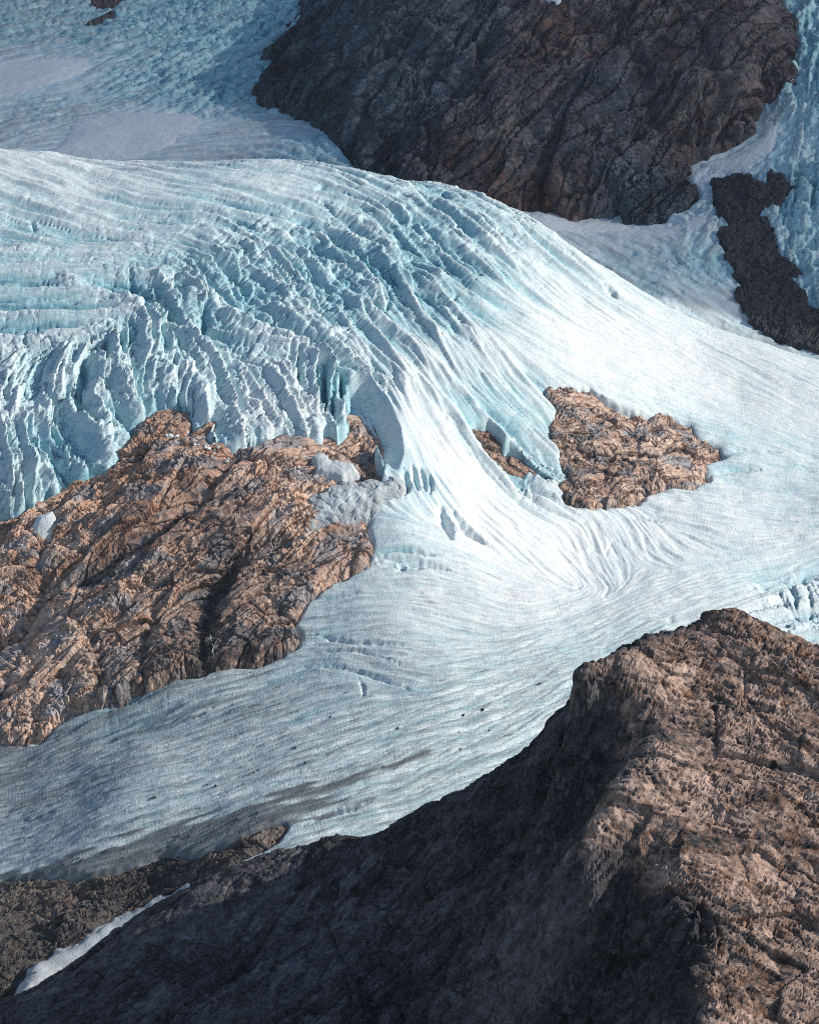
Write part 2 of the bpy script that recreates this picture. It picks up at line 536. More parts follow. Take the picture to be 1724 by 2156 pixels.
# behind the brow the ice falls away again
for px, py, Y in [(-250, 330, 3320), (0, 318, 3300), (250, 345, 3310), (500, 343, 3300), (700, 352, 3290), (862, 384, 3270), (1000, 414, 3240), (1100, 455, 3200), (1200, 525, 3140), (1330, 610, 3090), (1500, 702, 3040), (1724, 772, 3000), (1950, 830, 2970)]:
    x, y, z = at(px, py, Y)
    main_pts.append((x * 1.03, y + 130, z - 26)); main_pts.append((x * 1.06, y + 280, z - 90))
S_MAIN = TPS(main_pts, 1e-5)
print('tps', round(time.time() - T0, 1))

def G(pts): return ground(S_MAIN, pts, y0=1700., y1=3420.)

def low(pts, dz): return ground(lambda x, y: S_MAIN(x, y) - dz, pts, y0=1700., y1=3420.)
LIP = G([(742, 772), (785, 793), (822, 842), (846, 900), (852, 955), (838, 1000)])
WALL_FOOT = low([(812, 997), (797, 972), (788, 936), (768, 910), (742, 892)], 27)
WALL = np.concatenate([LIP, WALL_FOOT, G([(722, 868), (728, 810)])])
LEFT_ROCK = G([(-900, 1180), (-300, 1120), (-120, 1100), (0, 1078), (30, 1072), (65, 1052), (110, 1026), (145, 1004), (185, 985), (215, 978), (250, 950), (265, 920), (285, 889), (297, 864), (330, 846),
    (372, 841), (396, 853), (398, 872), (385, 890), (400, 905), (430, 880), (455, 866), (448, 885), (428, 905), (450, 922), (490, 938), (530, 926), (565, 914), (600, 901), (635, 906), (670, 906), (682, 891),
    (710, 887), (740, 891), (765, 909), (785, 934), (792, 969), (808, 994), (800, 1020), (785, 1060), (770, 1100), (777, 1140), (777, 1165), (768, 1190), (715, 1217), (695, 1227), (650, 1257),
    (625, 1297), (607, 1317), (628, 1337), (620, 1357), (590, 1377), (540, 1392), (505, 1397), (455, 1405), (425, 1417), (360, 1422), (310, 1432), (280, 1440), (250, 1462), (200, 1480), (150, 1492), (90, 1547), (50, 1562), (0, 1545), (-120, 1540), (-300, 1560), (-900, 1600)])
_i = int(np.argmin(np.abs(LEFT_ROCK - G([(740, 891)])[0]).sum(1)))
LEFT_ROCK[_i:_i + 5] = WALL_FOOT[::-1]
RIGHT_ROCK = G([(1142, 826), (1160, 818), (1182, 811), (1242, 816), (1277, 839), (1322, 861), (1362, 871), (1392, 866), (1452, 889), (1474, 926), (1512, 939), (1524, 959), (1482, 974), (1487, 1009),
    (1452, 1026), (1417, 1021), (1357, 1036), (1352, 1049), (1292, 1061), (1237, 1066), (1192, 1056), (1182, 1024), (1207, 1006), (1182, 974), (1162, 929), (1157, 899), (1174, 864), (1157, 839)])
SMALL_ROCK = G([(990, 881), (1027, 879), (1052, 904), (1062, 929), (1100, 951), (1140, 985), (1165, 1010), (1120, 1000), (1075, 975), (1045, 950), (1012, 914)])
LOW_ROCK = G([(-900, 1960), (-300, 1900), (0, 1861), (100, 1848), (200, 1851), (280, 1831), (350, 1801), (430, 1801), (500, 1771), (590, 1737), (600, 1745), (560, 1772), (510, 1800), (470, 1831), (440, 1900), (400, 2000), (300, 2150), (-300, 2300), (-900, 2350)])
MORAINE = G([(-900, 1950), (-300, 1890), (0, 1853), (60, 1840), (130, 1820), (180, 1795), (300, 1760), (400, 1740), (520, 1705), (640, 1664), (760, 1640), (900, 1590), (700, 1680), (640, 1712), (600, 1730), (540, 1755), (480, 1800), (400, 1850), (0, 1900), (-900, 2000)])

STROKES = [
 [(-200, 330), (0, 345), (150, 400), (300, 440), (450, 455)], [(0, 420), (200, 480), (350, 490)], [(-200, 450), (0, 470), (150, 510), (300, 525)],
 [(-200, 560), (0, 560), (200, 560), (350, 565)], [(-200, 625), (0, 620), (180, 620), (280, 630)], [(-200, 710), (0, 700), (100, 690), (230, 690)],
 [(300, 360), (400, 380), (550, 420), (700, 480), (800, 560)], [(350, 370), (500, 390), (650, 410), (760, 430)],
 [(600, 400), (700, 450), (780, 530), (850, 620), (900, 700)], [(700, 380), (800, 430), (900, 520), (1000, 600)],
 [(860, 390), (950, 450), (1050, 540), (1150, 620)], [(1000, 420), (1100, 500), (1250, 620), (1400, 720)],
 [(1100, 470), (1250, 590), (1400, 680), (1550, 760), (1724, 850), (1900, 900)], [(1000, 620), (1150, 700), (1350, 790), (1550, 870), (1724, 930), (1900, 960)],
 [(1250, 800), (1400, 850), (1550, 900), (1724, 950)], [(330, 600), (390, 669), (450, 709), (530, 729), (620, 735)],
 [(420, 560), (500, 650), (600, 700), (700, 740), (760, 790)], [(550, 520), (650, 620), (750, 700), (830, 790), (880, 900), (950, 1000)],
 [(700, 560), (800, 660), (900, 780), (960, 880), (1020, 970), (1100, 1050), (1180, 1090)], [(850, 600), (950, 720), (1010, 830), (1080, 880), (1150, 960)],
 [(780, 800), (830, 900), (850, 980), (880, 1050)], [(450, 480), (520, 540), (600, 620), (680, 690)],
 [(130, 750), (100, 830), (100, 890)], [(100, 890), (150, 930), (205, 980)], [(0, 900), (30, 960), (40, 1040)], [(200, 760), (190, 830), (230, 880)],
 [(250, 700), (230, 780), (260, 840), (290, 860)], [(55, 760), (15, 830), (10, 880)], [(330, 700), (310, 770), (320, 830)],
 [(400, 790), (385, 840)], [(470, 790), (490, 860), (520, 920)], [(560, 800), (600, 850), (640, 900)], [(620, 745), (625, 800)], [(700, 750), (690, 830), (700, 880)], [(740, 800), (745, 880)],
 [(900, 1000), (960, 1080), (1010, 1140)], [(1000, 1050), (1100, 1130), (1180, 1200)], [(1362, 1127), (1387, 1177), (1437, 1197)], [(1462, 1137), (1537, 1177), (1620, 1190)], [(1230, 1130), (1250, 1190), (1290, 1240)],
 [(1724, 1000), (1600, 985), (1500, 975)], [(1724, 1090), (1600, 1075), (1480, 1060)], [(1724, 1150), (1600, 1175), (1450, 1225), (1300, 1280), (1200, 1330)],
 [(780, 1180), (900, 1165), (1000, 1190)], [(700, 1290), (850, 1280), (950, 1310)], [(660, 1390), (800, 1420), (900, 1450)], [(800, 1250), (950, 1250), (1050, 1280)],
 [(1500, 1290), (1300, 1370), (1100, 1440), (900, 1500), (700, 1560), (400, 1650), (100, 1750), (0, 1780), (-200, 1840)],
 [(1200, 1400), (1000, 1500), (700, 1600), (300, 1720), (0, 1830)], [(1200, 1470), (1050, 1560), (850, 1650), (600, 1720)],
 [(800, 1440), (600, 1500), (300, 1600), (0, 1690)], [(1724, 1180), (1550, 1240), (1350, 1310), (1150, 1380)], [(640, 1400), (500, 1450), (250, 1530), (100, 1600), (-100, 1650)],
]
def field_from(surf_G, strokes):
    pts = []; dirs = []
    for s in strokes:
        w = surf_G(s)
        # resample every ~25 m
        seg = np.linalg.norm(np.diff(w, axis=0), axis=1); L = np.concatenate([[0], np.cumsum(seg)])
        n = max(2, int(L[-1] / 28)); tt = np.linspace(0, L[-1], n + 1)
        q = np.stack([np.interp(tt, L, w[:, 0]), np.interp(tt, L, w[:, 1])], 1)
        d = np.diff(q, axis=0); d /= np.linalg.norm(d, axis=1, keepdims=True) + 1e-9
        pts.append(.5 * (q[1:] + q[:-1])); dirs.append(d)
    pts = np.concatenate(pts); dirs = np.concatenate(dirs)
    a = np.arctan2(dirs[:, 1], dirs[:, 0]) * 2
    c, s = np.cos(a), np.sin(a)
    def f(x, y):
        sh = x.shape; q = np.stack([x.ravel(), y.ravel()], 1)
        d2 = ((q[:, None, :] - pts[None]) ** 2).sum(2)
        w = 1 / (d2 + 300.) ** 1.7
        C = w @ c; S = w @ s
        h = np.arctan2(S, C) / 2
        return h.reshape(sh)
    return f
def dirs_on(g, f, step=12):
    iy = np.unique(np.append(np.arange(0, g.ny, step), g.ny - 1)); ix = np.unique(np.append(np.arange(0, g.nx, step), g.nx - 1))
    h = f(g.X[np.ix_(iy, ix)], g.Y[np.ix_(iy, ix)])
    def up(c):
        t = np.array([np.interp(np.arange(g.nx), ix, r) for r in c])
        return np.array([np.interp(np.arange(g.ny), iy, t[:, k]) for k in range(g.nx)]).T
    a = np.arctan2(up(np.sin(2 * h)), up(np.cos(2 * h))) / 2
    return np.cos(a).astype(F32), np.sin(a).astype(F32)

def weight(surf_G, spec, g, p=3.2):
    pts = surf_G([(a, b) for a, b, _ in spec])
    return g.coarse(idw(pts, [v for _, _, v in spec], p), 12)

# ------------------------------------------------------------------ the glacier
g = Grid(-.245, .245, 710, np.concatenate([np.linspace(1900, 2320, 260, endpoint=False), np.linspace(2320, 3000, 450, endpoint=False), np.linspace(3000, 3380, 140)]))
Zb = g.smooth_from(S_MAIN, 8)
DX, DY = dirs_on(g, field_from(G, STROKES))
print('field', round(time.time() - T0, 1))
L40 = lic_scaled(g, 50., DX, DY, 130., 3, 1.3)
L20 = lic_scaled(g, 20., DX, DY, 80., 2, 4.1)
L9 = lic_scaled(g, 8.5, DX, DY, 36., 1, 7.7)
L4 = lic_scaled(g, 3.6, DX, DY, 30., 1, 2.2)
L3 = lic_scaled(g, 3.0, DX, DY, 11., 1, 8.4)
# cracks across the bands
C20 = lic_scaled(g, 15., -DY, DX, 30., 2, 5.9)
print('lic', round(time.time() - T0, 1))

BIG = weight(G, [(0, 350, 3), (0, 450, 4.5), (200, 400, 3.5), (400, 400, 3), (600, 400, 3.5), (200, 520, 4), (0, 600, 4), (150, 650, 4), (400, 500, 4.5), (500, 600, 9), (350, 600, 9), (420, 680, 12), (600, 650, 9),
    (700, 500, 7), (800, 420, 5), (700, 600, 8), (850, 520, 7), (900, 650, 5), (1000, 480, 6), (1000, 600, 5), (1100, 530, 5), (1200, 600, 3.5), (1100, 680, 2.5), (300, 760, 12), (150, 800, 9), (50, 800, 7), (100, 900, 12), (30, 950, 12), (180, 940, 12),
    (250, 850, 12), (450, 800, 9), (550, 800, 5), (550, 880, 7), (650, 870, 7), (620, 780, 9), (700, 800, 12), (760, 840, 8), (800, 750, 4), (850, 850, 2), (900, 950, 1.5), (950, 760, 3), (1000, 830, 3.5), (1080, 860, 4), (1100, 980, 8),
    (1250, 750, 1.6), (1400, 750, 1.2), (1600, 800, 1.2), (1600, 900, 1.5), (1550, 980, 3.5), (1650, 1000, 2.5), (1000, 1000, 1.5), (900, 1080, 2), (850, 1160, 3.5), (1000, 1180, 1.5), (1200, 1150, 1.3), (1400, 1150, 1.8), (1600, 1150, 1.6),
    (1650, 1270, 6), (1720, 1290, 7), (1500, 1230, 1.5), (900, 1300, 1), (1100, 1350, 1), (700, 1350, 2), (700, 1430, 2.0), (500, 1450, 2.5), (300, 1480, 4), (900, 1480, 1), (600, 1600, 1), (200, 1700, 1), (0, 1650, 1.5), (900, 1600, 1), (400, 1700, 1)], g)
# ice tint: bare-ice blue, plus sunlit white and shaded teal put into colour
BLUE = weight(G, [(0, 340, .15), (0, 450, .45), (0, 520, .5), (200, 370, .2), (200, 450, .4), (300, 550, .5), (100, 650, .5), (450, 400, .45), (600, 380, .4), (600, 480, .55), (800, 420, .5), (900, 480, .6), (1000, 440, .5), (500, 600, .62), (600, 600, .62), (700, 650, .6), (700, 560, .62),
    (850, 560, .62), (950, 560, .6), (1050, 560, .45), (1000, 640, .5), (1100, 560, .35), (1150, 620, .2), (850, 680, .3), (900, 760, .05), (980, 700, .35), (1050, 740, .15), (1000, 840, .45), (1060, 850, .6), (1300, 720, 0.0), (1200, 700, 0.0), (1450, 780, 0.0), (1600, 800, .12), (1700, 820, .2),
    (400, 680, .5), (300, 760, .55), (150, 800, .35), (50, 800, .35), (100, 930, .5), (30, 1000, .4), (250, 850, .5), (450, 800, .35), (550, 820, .05), (640, 860, 0.0), (620, 770, .35), (700, 800, .6), (760, 860, .55), (800, 800, .1), (830, 920, .45), (870, 900, 0.0),
    (950, 950, -.1), (1100, 1050, -.05), (1100, 980, .45), (1000, 1100, -.1), (1200, 1150, -.05), (1400, 1120, .08), (1550, 960, .45), (1650, 980, .35), (1600, 1100, .15), (1600, 1250, .2), (1700, 1280, .25), (850, 1160, .45), (800, 1080, .3), (870, 1000, .5), (900, 1250, .12), (1100, 1250, 0.02),
    (700, 1280, .45), (800, 1350, .25), (1000, 1400, .4), (1200, 1380, .42), (650, 1400, .45), (900, 1500, .45), (600, 1550, .4), (300, 1650, .4), (0, 1750, .35), (1000, 1560, .5), (800, 1650, .45)], g)
DIRT = weight(G, [(0, 500, .12), (150, 600, .14), (300, 450, .12), (500, 400, .08), (700, 600, .05), (950, 600, .16), (1050, 680, .1), (1200, 700, -.05), (1500, 850, -.05), (400, 800, .05), (100, 900, .0), (900, 1000, -.1), (1200, 1150, -.02), (1500, 1130, .06), (1650, 1100, .1), (1300, 1280, .08),
    (900, 1300, .12), (700, 1350, .22), (900, 1450, .26), (1100, 1450, .22), (500, 1450, .5), (400, 1450, .55), (300, 1500, .7), (150, 1550, .85), (20, 1600, .9), (100, 1640, .55), (250, 1570, .5), (400, 1620, .26), (700, 1560, .24), (1000, 1540, .3), (950, 1590, .34), (300, 1700, .28), (0, 1760, .32), (600, 1650, .3), (850, 1680, .3), (1100, 980, .2)], g)
STREAK = weight(G, [(0, 450, .5), (600, 450, .5), (1000, 550, .5), (1300, 700, .35), (1600, 850, .5), (900, 950, .3), (300, 800, .3), (1200, 1150, .5), (1600, 1100, .8), (900, 1350, .9), (1000, 1480, 1.3), (600, 1580, 1.4), (200, 1700, 1.4), (900, 1600, 1.4)], g)
print('weights', round(time.time() - T0, 1))

X, Y = g.X, g.Y
n0 = 0.0
# crevasse profile: ridges with sharp troughs along the zero lines of the smeared noise
def troughs(n, w): return np.exp(-(n / w) ** 2)
cre = troughs(L40 + .25 * L9, .30)
cre2 = troughs(L20 + .15 * L4, .30)
crk = troughs(C20, .22)
wob = fbm(X, Y, n0, 60., 3)
bigm = sstep(2.0, 8.0, BIG)
bl_h, bl_e, bl_t = facets(X + 9 * perlin(X / 30., Y / 30., 3.3), Y + 9 * perlin(X / 30., Y / 30., 6.3), 24., 3, .8)
b2_h, b2_e, b2_t = facets(X + 4 * perlin(X / 14., Y / 14., 3.9), Y + 4 * perlin(X / 14., Y / 14., 6.9), 9., 6, .9)
ridge40 = .9 - 1.15 * np.minimum(np.sqrt((L40 + .08 * L9) ** 2 + .01), 1.9)
ridge20 = .9 - 1.15 * np.minimum(np.sqrt((L20 + .08 * L4) ** 2 + .02), 1.9)
mixn = sstep(-.35, .35, wob)
ridge9 = .9 - 1.15 * np.minimum(np.abs(L9 + .15 * L3), 1.9)
det = BIG * (1.15 * ridge40 * sstep(1.4, 4.5, BIG) + .60 * ridge20 * (1.1 - .6 * mixn) + .20 * ridge9 * (.4 + .8 * sstep(-.3, .3, -wob)))
det -= BIG * (.40 * cre2 * sstep(0., .4, perlin(X / 45., Y / 45., 9.1)) + .6 * troughs(L40 - 1.25, .15) * sstep(-.1, .3, perlin(X / 70., Y / 70., 2.7)))
det += bigm * BIG * (.03 * bl_h + .035 * b2_h - .25 * np.exp(-(bl_e / 1.6) ** 2) * sstep(0., .4, perlin(X / 60., Y / 60., 4.4)))
det -= BIG * 1.1 * sstep(2.5, 7., BIG) * troughs(C20, .10) * sstep(-.5, .3, perlin(X / 40., Y / 40., 7.3))
slot = troughs(L20 - .95, .11) * sstep(-.05, .35, perlin(X / 38., Y / 38., 1.9)) * sstep(3., 7., BIG)
slot = np.maximum(slot, troughs(L40 + 1.2, .06) * sstep(-.2, .2, perlin(X / 55., Y / 55., 6.2)) * sstep(2.5, 6., BIG))
det -= 13. * slot
dash = sstep(1.1, 2.1, L3) * sstep(-.3, .3, fbm(X, Y, 2.9, 40., 3))
det += STREAK * (.18 * L9 + .30 * L4 + .26 * L3 - 1.0 * dash)
det += fbm(X, Y, 4., 9., 3) * (.3 + .05 * BIG)
det += fbm(X, Y, 8., 90., 3) * 4.0

# large single crevasses and clefts read one by one: (line, half width, depth)
CREV = [([(928, 1062), (935, 1090), (950, 1132)], 7, 16), ([(955, 1075), (985, 1115), (1020, 1140)], 7, 12), ([(790, 1165), (860, 1160), (915, 1170)], 4, 9), ([(795, 1178), (860, 1182), (945, 1200)], 5, 10),
    ([(800, 1190), (850, 1195), (890, 1200)], 4, 8), ([(850, 985), (858, 1010), (852, 1040)], 4, 12), ([(868, 980), (876, 1005), (880, 1030)], 4, 14), ([(885, 985), (893, 1010), (896, 1030)], 4, 12), ([(905, 1000), (908, 1020), (905, 1035)], 3, 8),
    ([(1010, 900), (1040, 960), (1090, 1020), (1150, 1070)], 6, 8), ([(985, 925), (1020, 985), (1070, 1040)], 4, 5), ([(1150, 810), (1120, 790), (1095, 775)], 4, 6),
    ([(668, 748), (672, 790), (665, 830)], 4, 22), ([(690, 760), (692, 810), (688, 860)], 4, 26), ([(705, 765), (708, 820), (706, 870)], 4, 26), ([(722, 770), (726, 830), (728, 880)], 4, 24), ([(612, 725), (615, 760), (612, 800)], 4, 18), ([(628, 725), (632, 760), (636, 800)], 3, 14),
    ([(310, 625), (309, 650), (311, 675)], 5, 16), ([(260, 690), (259, 720), (262, 750)], 5, 18), ([(225, 705), (226, 735), (224, 765)], 5, 16), ([(365, 590), (380, 620), (385, 640)], 5, 14), ([(352, 630), (362, 660), (380, 690)], 5, 14), ([(430, 640), (435, 668), (440, 690)], 6, 16),
    ([(180, 750), (190, 790), (215, 815)], 6, 14), ([(145, 790), (150, 830), (190, 850)], 6, 14), ([(100, 800), (105, 840), (130, 860)], 5, 12), ([(55, 890), (62, 920), (80, 945)], 5, 12), ([(100, 880), (120, 915), (150, 945)], 6, 14), ([(0, 905), (15, 930), (35, 975)], 5, 12), ([(165, 945), (175, 965), (190, 980)], 4, 12),
    ([(20, 790), (8, 830), (10, 870)], 3, 8), ([(55, 740), (35, 775), (20, 800)], 3, 7), ([(0, 640), (80, 640), (190, 622), (215, 618)], 4, 8), ([(0, 590), (60, 588), (150, 590)], 3, 6), ([(275, 565), (280, 600), (276, 630)], 3, 8), ([(0, 700), (45, 694), (105, 690)], 3, 5),
    ([(640, 1262), (700, 1258), (760, 1248)], 3, 3), ([(640, 1400), (720, 1405), (800, 1425), (860, 1450)], 3, 4), ([(650, 1330), (740, 1350), (850, 1360)], 3, 4), ([(660, 1370), (760, 1370), (840, 1395)], 3, 4), ([(755, 1425), (765, 1450), (765, 1470)], 2, 3),
    ([(640, 1735), (660, 1727), (690, 1715), (780, 1690)], 4, 6), ([(1320, 1085), (1360, 1090), (1390, 1095)], 4, 6), ([(1660, 1230), (1672, 1255), (1675, 1290)], 4, 10), ([(1640, 1250), (1650, 1275), (1680, 1300)], 3, 8), ([(1700, 1240), (1705, 1270), (1700, 1300)], 3, 8),
    ([(1500, 955), (1560, 950), (1640, 955)], 5, 5), ([(1490, 1000), (1540, 990), (1600, 990)], 5, 5), ([(1490, 1020), (1530, 1015), (1600, 1020)], 4, 4),
    ([(1265, 595), (1285, 610), (1300, 625)], 5, 9), ([(995, 850), (1040, 870), (1060, 880)], 5, 6), ([(640, 560), (668, 588), (690, 600)], 4, 8), ([(860, 600), (900, 620), (945, 640), (960, 655)], 5, 8), ([(940, 640), (965, 665), (985, 690)], 4, 7),
    ([(870, 450), (872, 470), (880, 485)], 4, 8), ([(900, 470), (910, 490), (925, 500)], 4, 8)]
crv = np.zeros_like(X); rag = 1.6 * perlin(X / 7., Y / 7., 1.1)
for ln, hw, dp in CREV:
    w = G(ln)
    d, s = line_d(w, X, Y, 30.)
    d = d + rag
    prof = np.exp(-(np.maximum(d, 0) / (hw * (.25 + .75 * np.sin(np.pi * np.clip(s, .02, .98))))) ** 2) * np.sin(np.pi * np.clip(s, .06, .94)) ** .5
    crv = np.maximum(crv, prof * np.minimum(1, dp / 14)); det -= prof * dp

# outlines of the rock windows, fluted like ice edges are
flute = 5.0 * np.tanh(L20) * sstep(1.5, 8, BIG) + 2.5 * perlin(X / 9., Y / 9., n0 + 2.) + 4 * perlin(X / 28., Y / 28., n0 + 5.)
sdL = poly_sd(LEFT_ROCK, X, Y); sdR = poly_sd(RIGHT_ROCK, X, Y); sdS = poly_sd(SMALL_ROCK, X, Y); sdW = poly_sd(LOW_ROCK, X, Y)
sdall = np.maximum(np.maximum(sdL, sdR), np.maximum(sdS, sdW))
sde = sdall + flute * .7
edge = sstep(-2.0, 5.0, sde) * 46
# rounded shoulder before the ice edge, wide on the tongue's left flank
shoulder = weight(G, [(820, 900, 5), (840, 960, 5), (800, 850, 5), (760, 850, 8), (700, 850, 12), (600, 860, 9), (400, 820, 9), (200, 930, 9), (50, 1020, 9), (700, 1260, 3), (600, 1400, 3), (300, 1460, 3), (1100, 830, 4), (1250, 780, 3), (1400, 840, 9), (1500, 920, 6), (1400, 1080, 2), (1200, 1090, 2), (1040, 840, 8), (1000, 930, 6)], g)
dist = np.maximum(-sde, 0)
sh = shoulder * np.exp(-dist / np.maximum(shoulder * .9, 2))
sdw = poly_sd(WALL, X, Y); dl, _s = line_d(LIP, X, Y, 80.)
wallm = sstep(-3, 3, sdw)
det = det * (1 - .65 * wallm)
wall = np.minimum(np.maximum(dl - 1., 0) * 1.25, 30) * wallm * sstep(0., .12, _s) * sstep(1., .92, _s)
Zi = Zb + det - edge - sh - wall - 5.0 * sstep(9, 1, dist) * sstep(-740, -800, Zb)
# crests lean up-glacier (towards +x/+y): broad faces towards the valley, short steep backs
px_, py_ = -DY, DX
sg = np.sign(px_ * .8 + py_ * .6); px_ = box(px_ * sg, 3); py_ = box(py_ * sg, 3)
lean = np.clip(det, -8, 14) * .55 * sstep(2., 6., BIG)
Xg = X + px_ * lean; Yg = Y + py_ * lean
dirtm = np.clip(.04 + .85 * DIRT + .06 * STREAK * L9 * sstep(.0, .3, DIRT) + .08 * STREAK * L4 * sstep(-.05, .3, DIRT) + .04 * STREAK * L20 * sstep(.1, .3, DIRT) + .30 * STREAK * dash + .05 * STREAK * L3, 0, 1)
sdM = poly_sd(MORAINE, X, Y)
mor = sstep(-6, 6, sdM + 3 + 5 * L9 + 3 * L20) 
dirtm = np.maximum(dirtm, mor * (.92 + .10 * L4 + .06 * L9))
dirtm = np.maximum(dirtm, (.55 * sstep(16, 0, dist) + .3 * sstep(45, 0, dist) * sstep(-.2, .5, fbm(X, Y, 3.9, 30., 4))) * sstep(-700, -800, Zb) * sstep(-.5, .3, fbm(X, Y, 5.9, 25., 4)))
depth = np.clip(.45 - .45 * ridge40 - .25 * ridge20 * (1.1 - .6 * mixn) - .12 * ridge9 + .9 * slot + crv, -.8, 1.3)
bluem = .92 * BLUE + .42 * (depth - .25) * sstep(.5, 5., BIG) + .05 * L9 * STREAK + sstep(-6, 4, sde) * .35 * sstep(2, 8, BIG)  # deep blue ice, plus lit crests and shaded faces put into the tint
keep = cellany(sde < 9)
# trim what lies behind the brow and never shows
ang = np.maximum.accumulate((Zi + 0 * X) / Y, 0)
keep &= cellany(Zi > ang * Y - 22)
BROW = (g.s, ang[-1])
GLAC = (Xg, Yg, Zi)
ST_LOW = weight(G, [(0, 1700, 1), (300, 1650, 1), (600, 1560, 1), (900, 1500, 1), (1100, 1430, 1), (900, 1620, 1), (1300, 1350, .8), (1500, 1260, .5), (800, 1380, .5), (900, 1270, .25), (640, 1420, .5), (1100, 1280, .3), (1100, 1150, 0), (900, 1150, 0), (1300, 1150, 0), (1600, 1150, .1), (500, 1000, 0), (300, 1500, .6), (100, 1560, .6), (0, 1800, 1)], g, 4.)
ST_RIGHT = weight(G, [(1300, 700, .7), (1450, 780, .9), (1600, 850, 1), (1724, 900, 1), (1600, 930, .8), (1200, 640, .5), (1250, 780, .5), (1100, 700, .4), (1000, 600, 0), (1400, 950, .3), (1500, 1080, .2), (1724, 1050, .5), (1724, 1150, .2), (950, 900, 0), (1100, 1000, 0), (1200, 1150, 0), (700, 500, 0), (900, 450, 0)], g, 4.)
iceatt = {"blue": np.clip(bluem, -.2, 1.1), "dirt": dirtm, "broken": sstep(2.5, 7., BIG), "striate_low": ST_LOW, "striate_right": ST_RIGHT}
mcell = cellmask(mor > .5)
mor_o = grid_mesh("moraine", Xg, Yg, Zi, keep & mcell, iceatt, M_ICE)
mor_o["label"] = "dark dirt band along the lower edge of the ice"
glacier = grid_mesh("glacier", Xg, Yg, Zi, keep & ~mcell, iceatt, M_ICE)
mor_o.parent = glacier
tag(glacier, "white and teal crevassed glacier flowing down between the brown rock outcrops", None, None, "structure")

# ------------------------------------------------------------------ rock helper
def rock_fields(X, Y, Z, ang, lam, seed=0, stretch=2.0, octs=5, amp=1.0, small=3.2):
    """displacement along the surface normal plus colour fields: jointed slabs, ledges and rubble banded along ang (x / up-slope plane)"""
    q = (Y + Z) / 1.35
    c, s = math.cos(R(ang)), math.sin(R(ang))
    w1 = fbm(X, q, seed + 2.3, lam * 1.6, 2); w2 = fbm(X, q, seed + 5.1, lam * 1.6, 2)
    wx = X + lam * .20 * w1; wq = q + lam * .20 * w2
    a = wx * c + wq * s; b = -wx * s + wq * c
    rough = sstep(-.25, .3, fbm(a / stretch, b, seed + 8.8, lam * 1.5, 3))      # polished slabs 0, shattered rock 1
    h0, e0, t0 = facets(a / stretch / 1.3, b, lam, seed + 1, .42)
    h1, e1, t1 = facets(a / stretch, b, lam * .36, seed + 3, .55)
    st2 = 1 + (stretch - 1) * .5
    h2, e2, t2 = facets(a / st2, b, lam * .15, seed + 6, .75)
    h3, e3, t3 = facets(a, b, small, seed + 9, .9)
    disp = h0 * .34 + h1 * .40 * (.6 + .6 * rough) + h2 * .42 * (.45 + .8 * rough) + h3 * .40 * (.3 + .9 * rough)
    disp = disp - .05 * lam * np.exp(-(e0 / (.035 * lam)) ** 2) - .035 * lam * np.exp(-(e1 / (.022 * lam)) ** 2) * (.3 + .7 * rough)
    # long joints along the grain
    j = perlin(a / (lam * 1.9), b / (lam * .30), seed + 4.2) + .15 * perlin(a / 9., b / 5., seed + 1.2)
    disp = disp - .07 * lam * np.exp(-(j / .055) ** 2)
    r1 = 1 - 2.2 * np.abs(perlin(a / (lam * .5 * stretch), b / (lam * .5), seed + 3.6))
    r2 = 1 - 2.2 * np.abs(perlin(a / (lam * .17 * st2), b / (lam * .17), seed + 6.6))
    r3 = 1 - 2.2 * np.abs(perlin(a / (lam * .07), b / (lam * .07), seed + 9.6))
    disp = disp + lam * (.045 * r1 + .012 * r2 * (.4 + rough) + .010 * r3 * rough)
    tone = (t0 - .5) * .55 + (t1 - .5) * .75 + (t2 - .5) * .65 + (t3 - .5) * .5 - .35 * np.exp(-(e1 / (.02 * lam)) ** 2) + .15 * (rough - .5)
    return disp * amp, tone, .5 * r1 + .35 * r2 + .2 * r3

# ------------------------------------------------------------------ left rock outcrop
def offset(gr, spec, p=3.0):
    pts = G([(a, b) for a, b, _ in spec])
    return gr.coarse(idw(pts, [v for _, _, v in spec], p, 12.), 4)

def gully(gr, X, Y, lines, amt):
    z = np.zeros_like(X)
    for ln, hw, dp in lines:
        d, s = line_d(G(ln), X, Y, 60.)
        z = np.maximum(z, dp * np.exp(-(np.maximum(d + 3 * perlin(X / 12., Y / 12., 0.), 0) / hw) ** 1.6))
    return z * amt

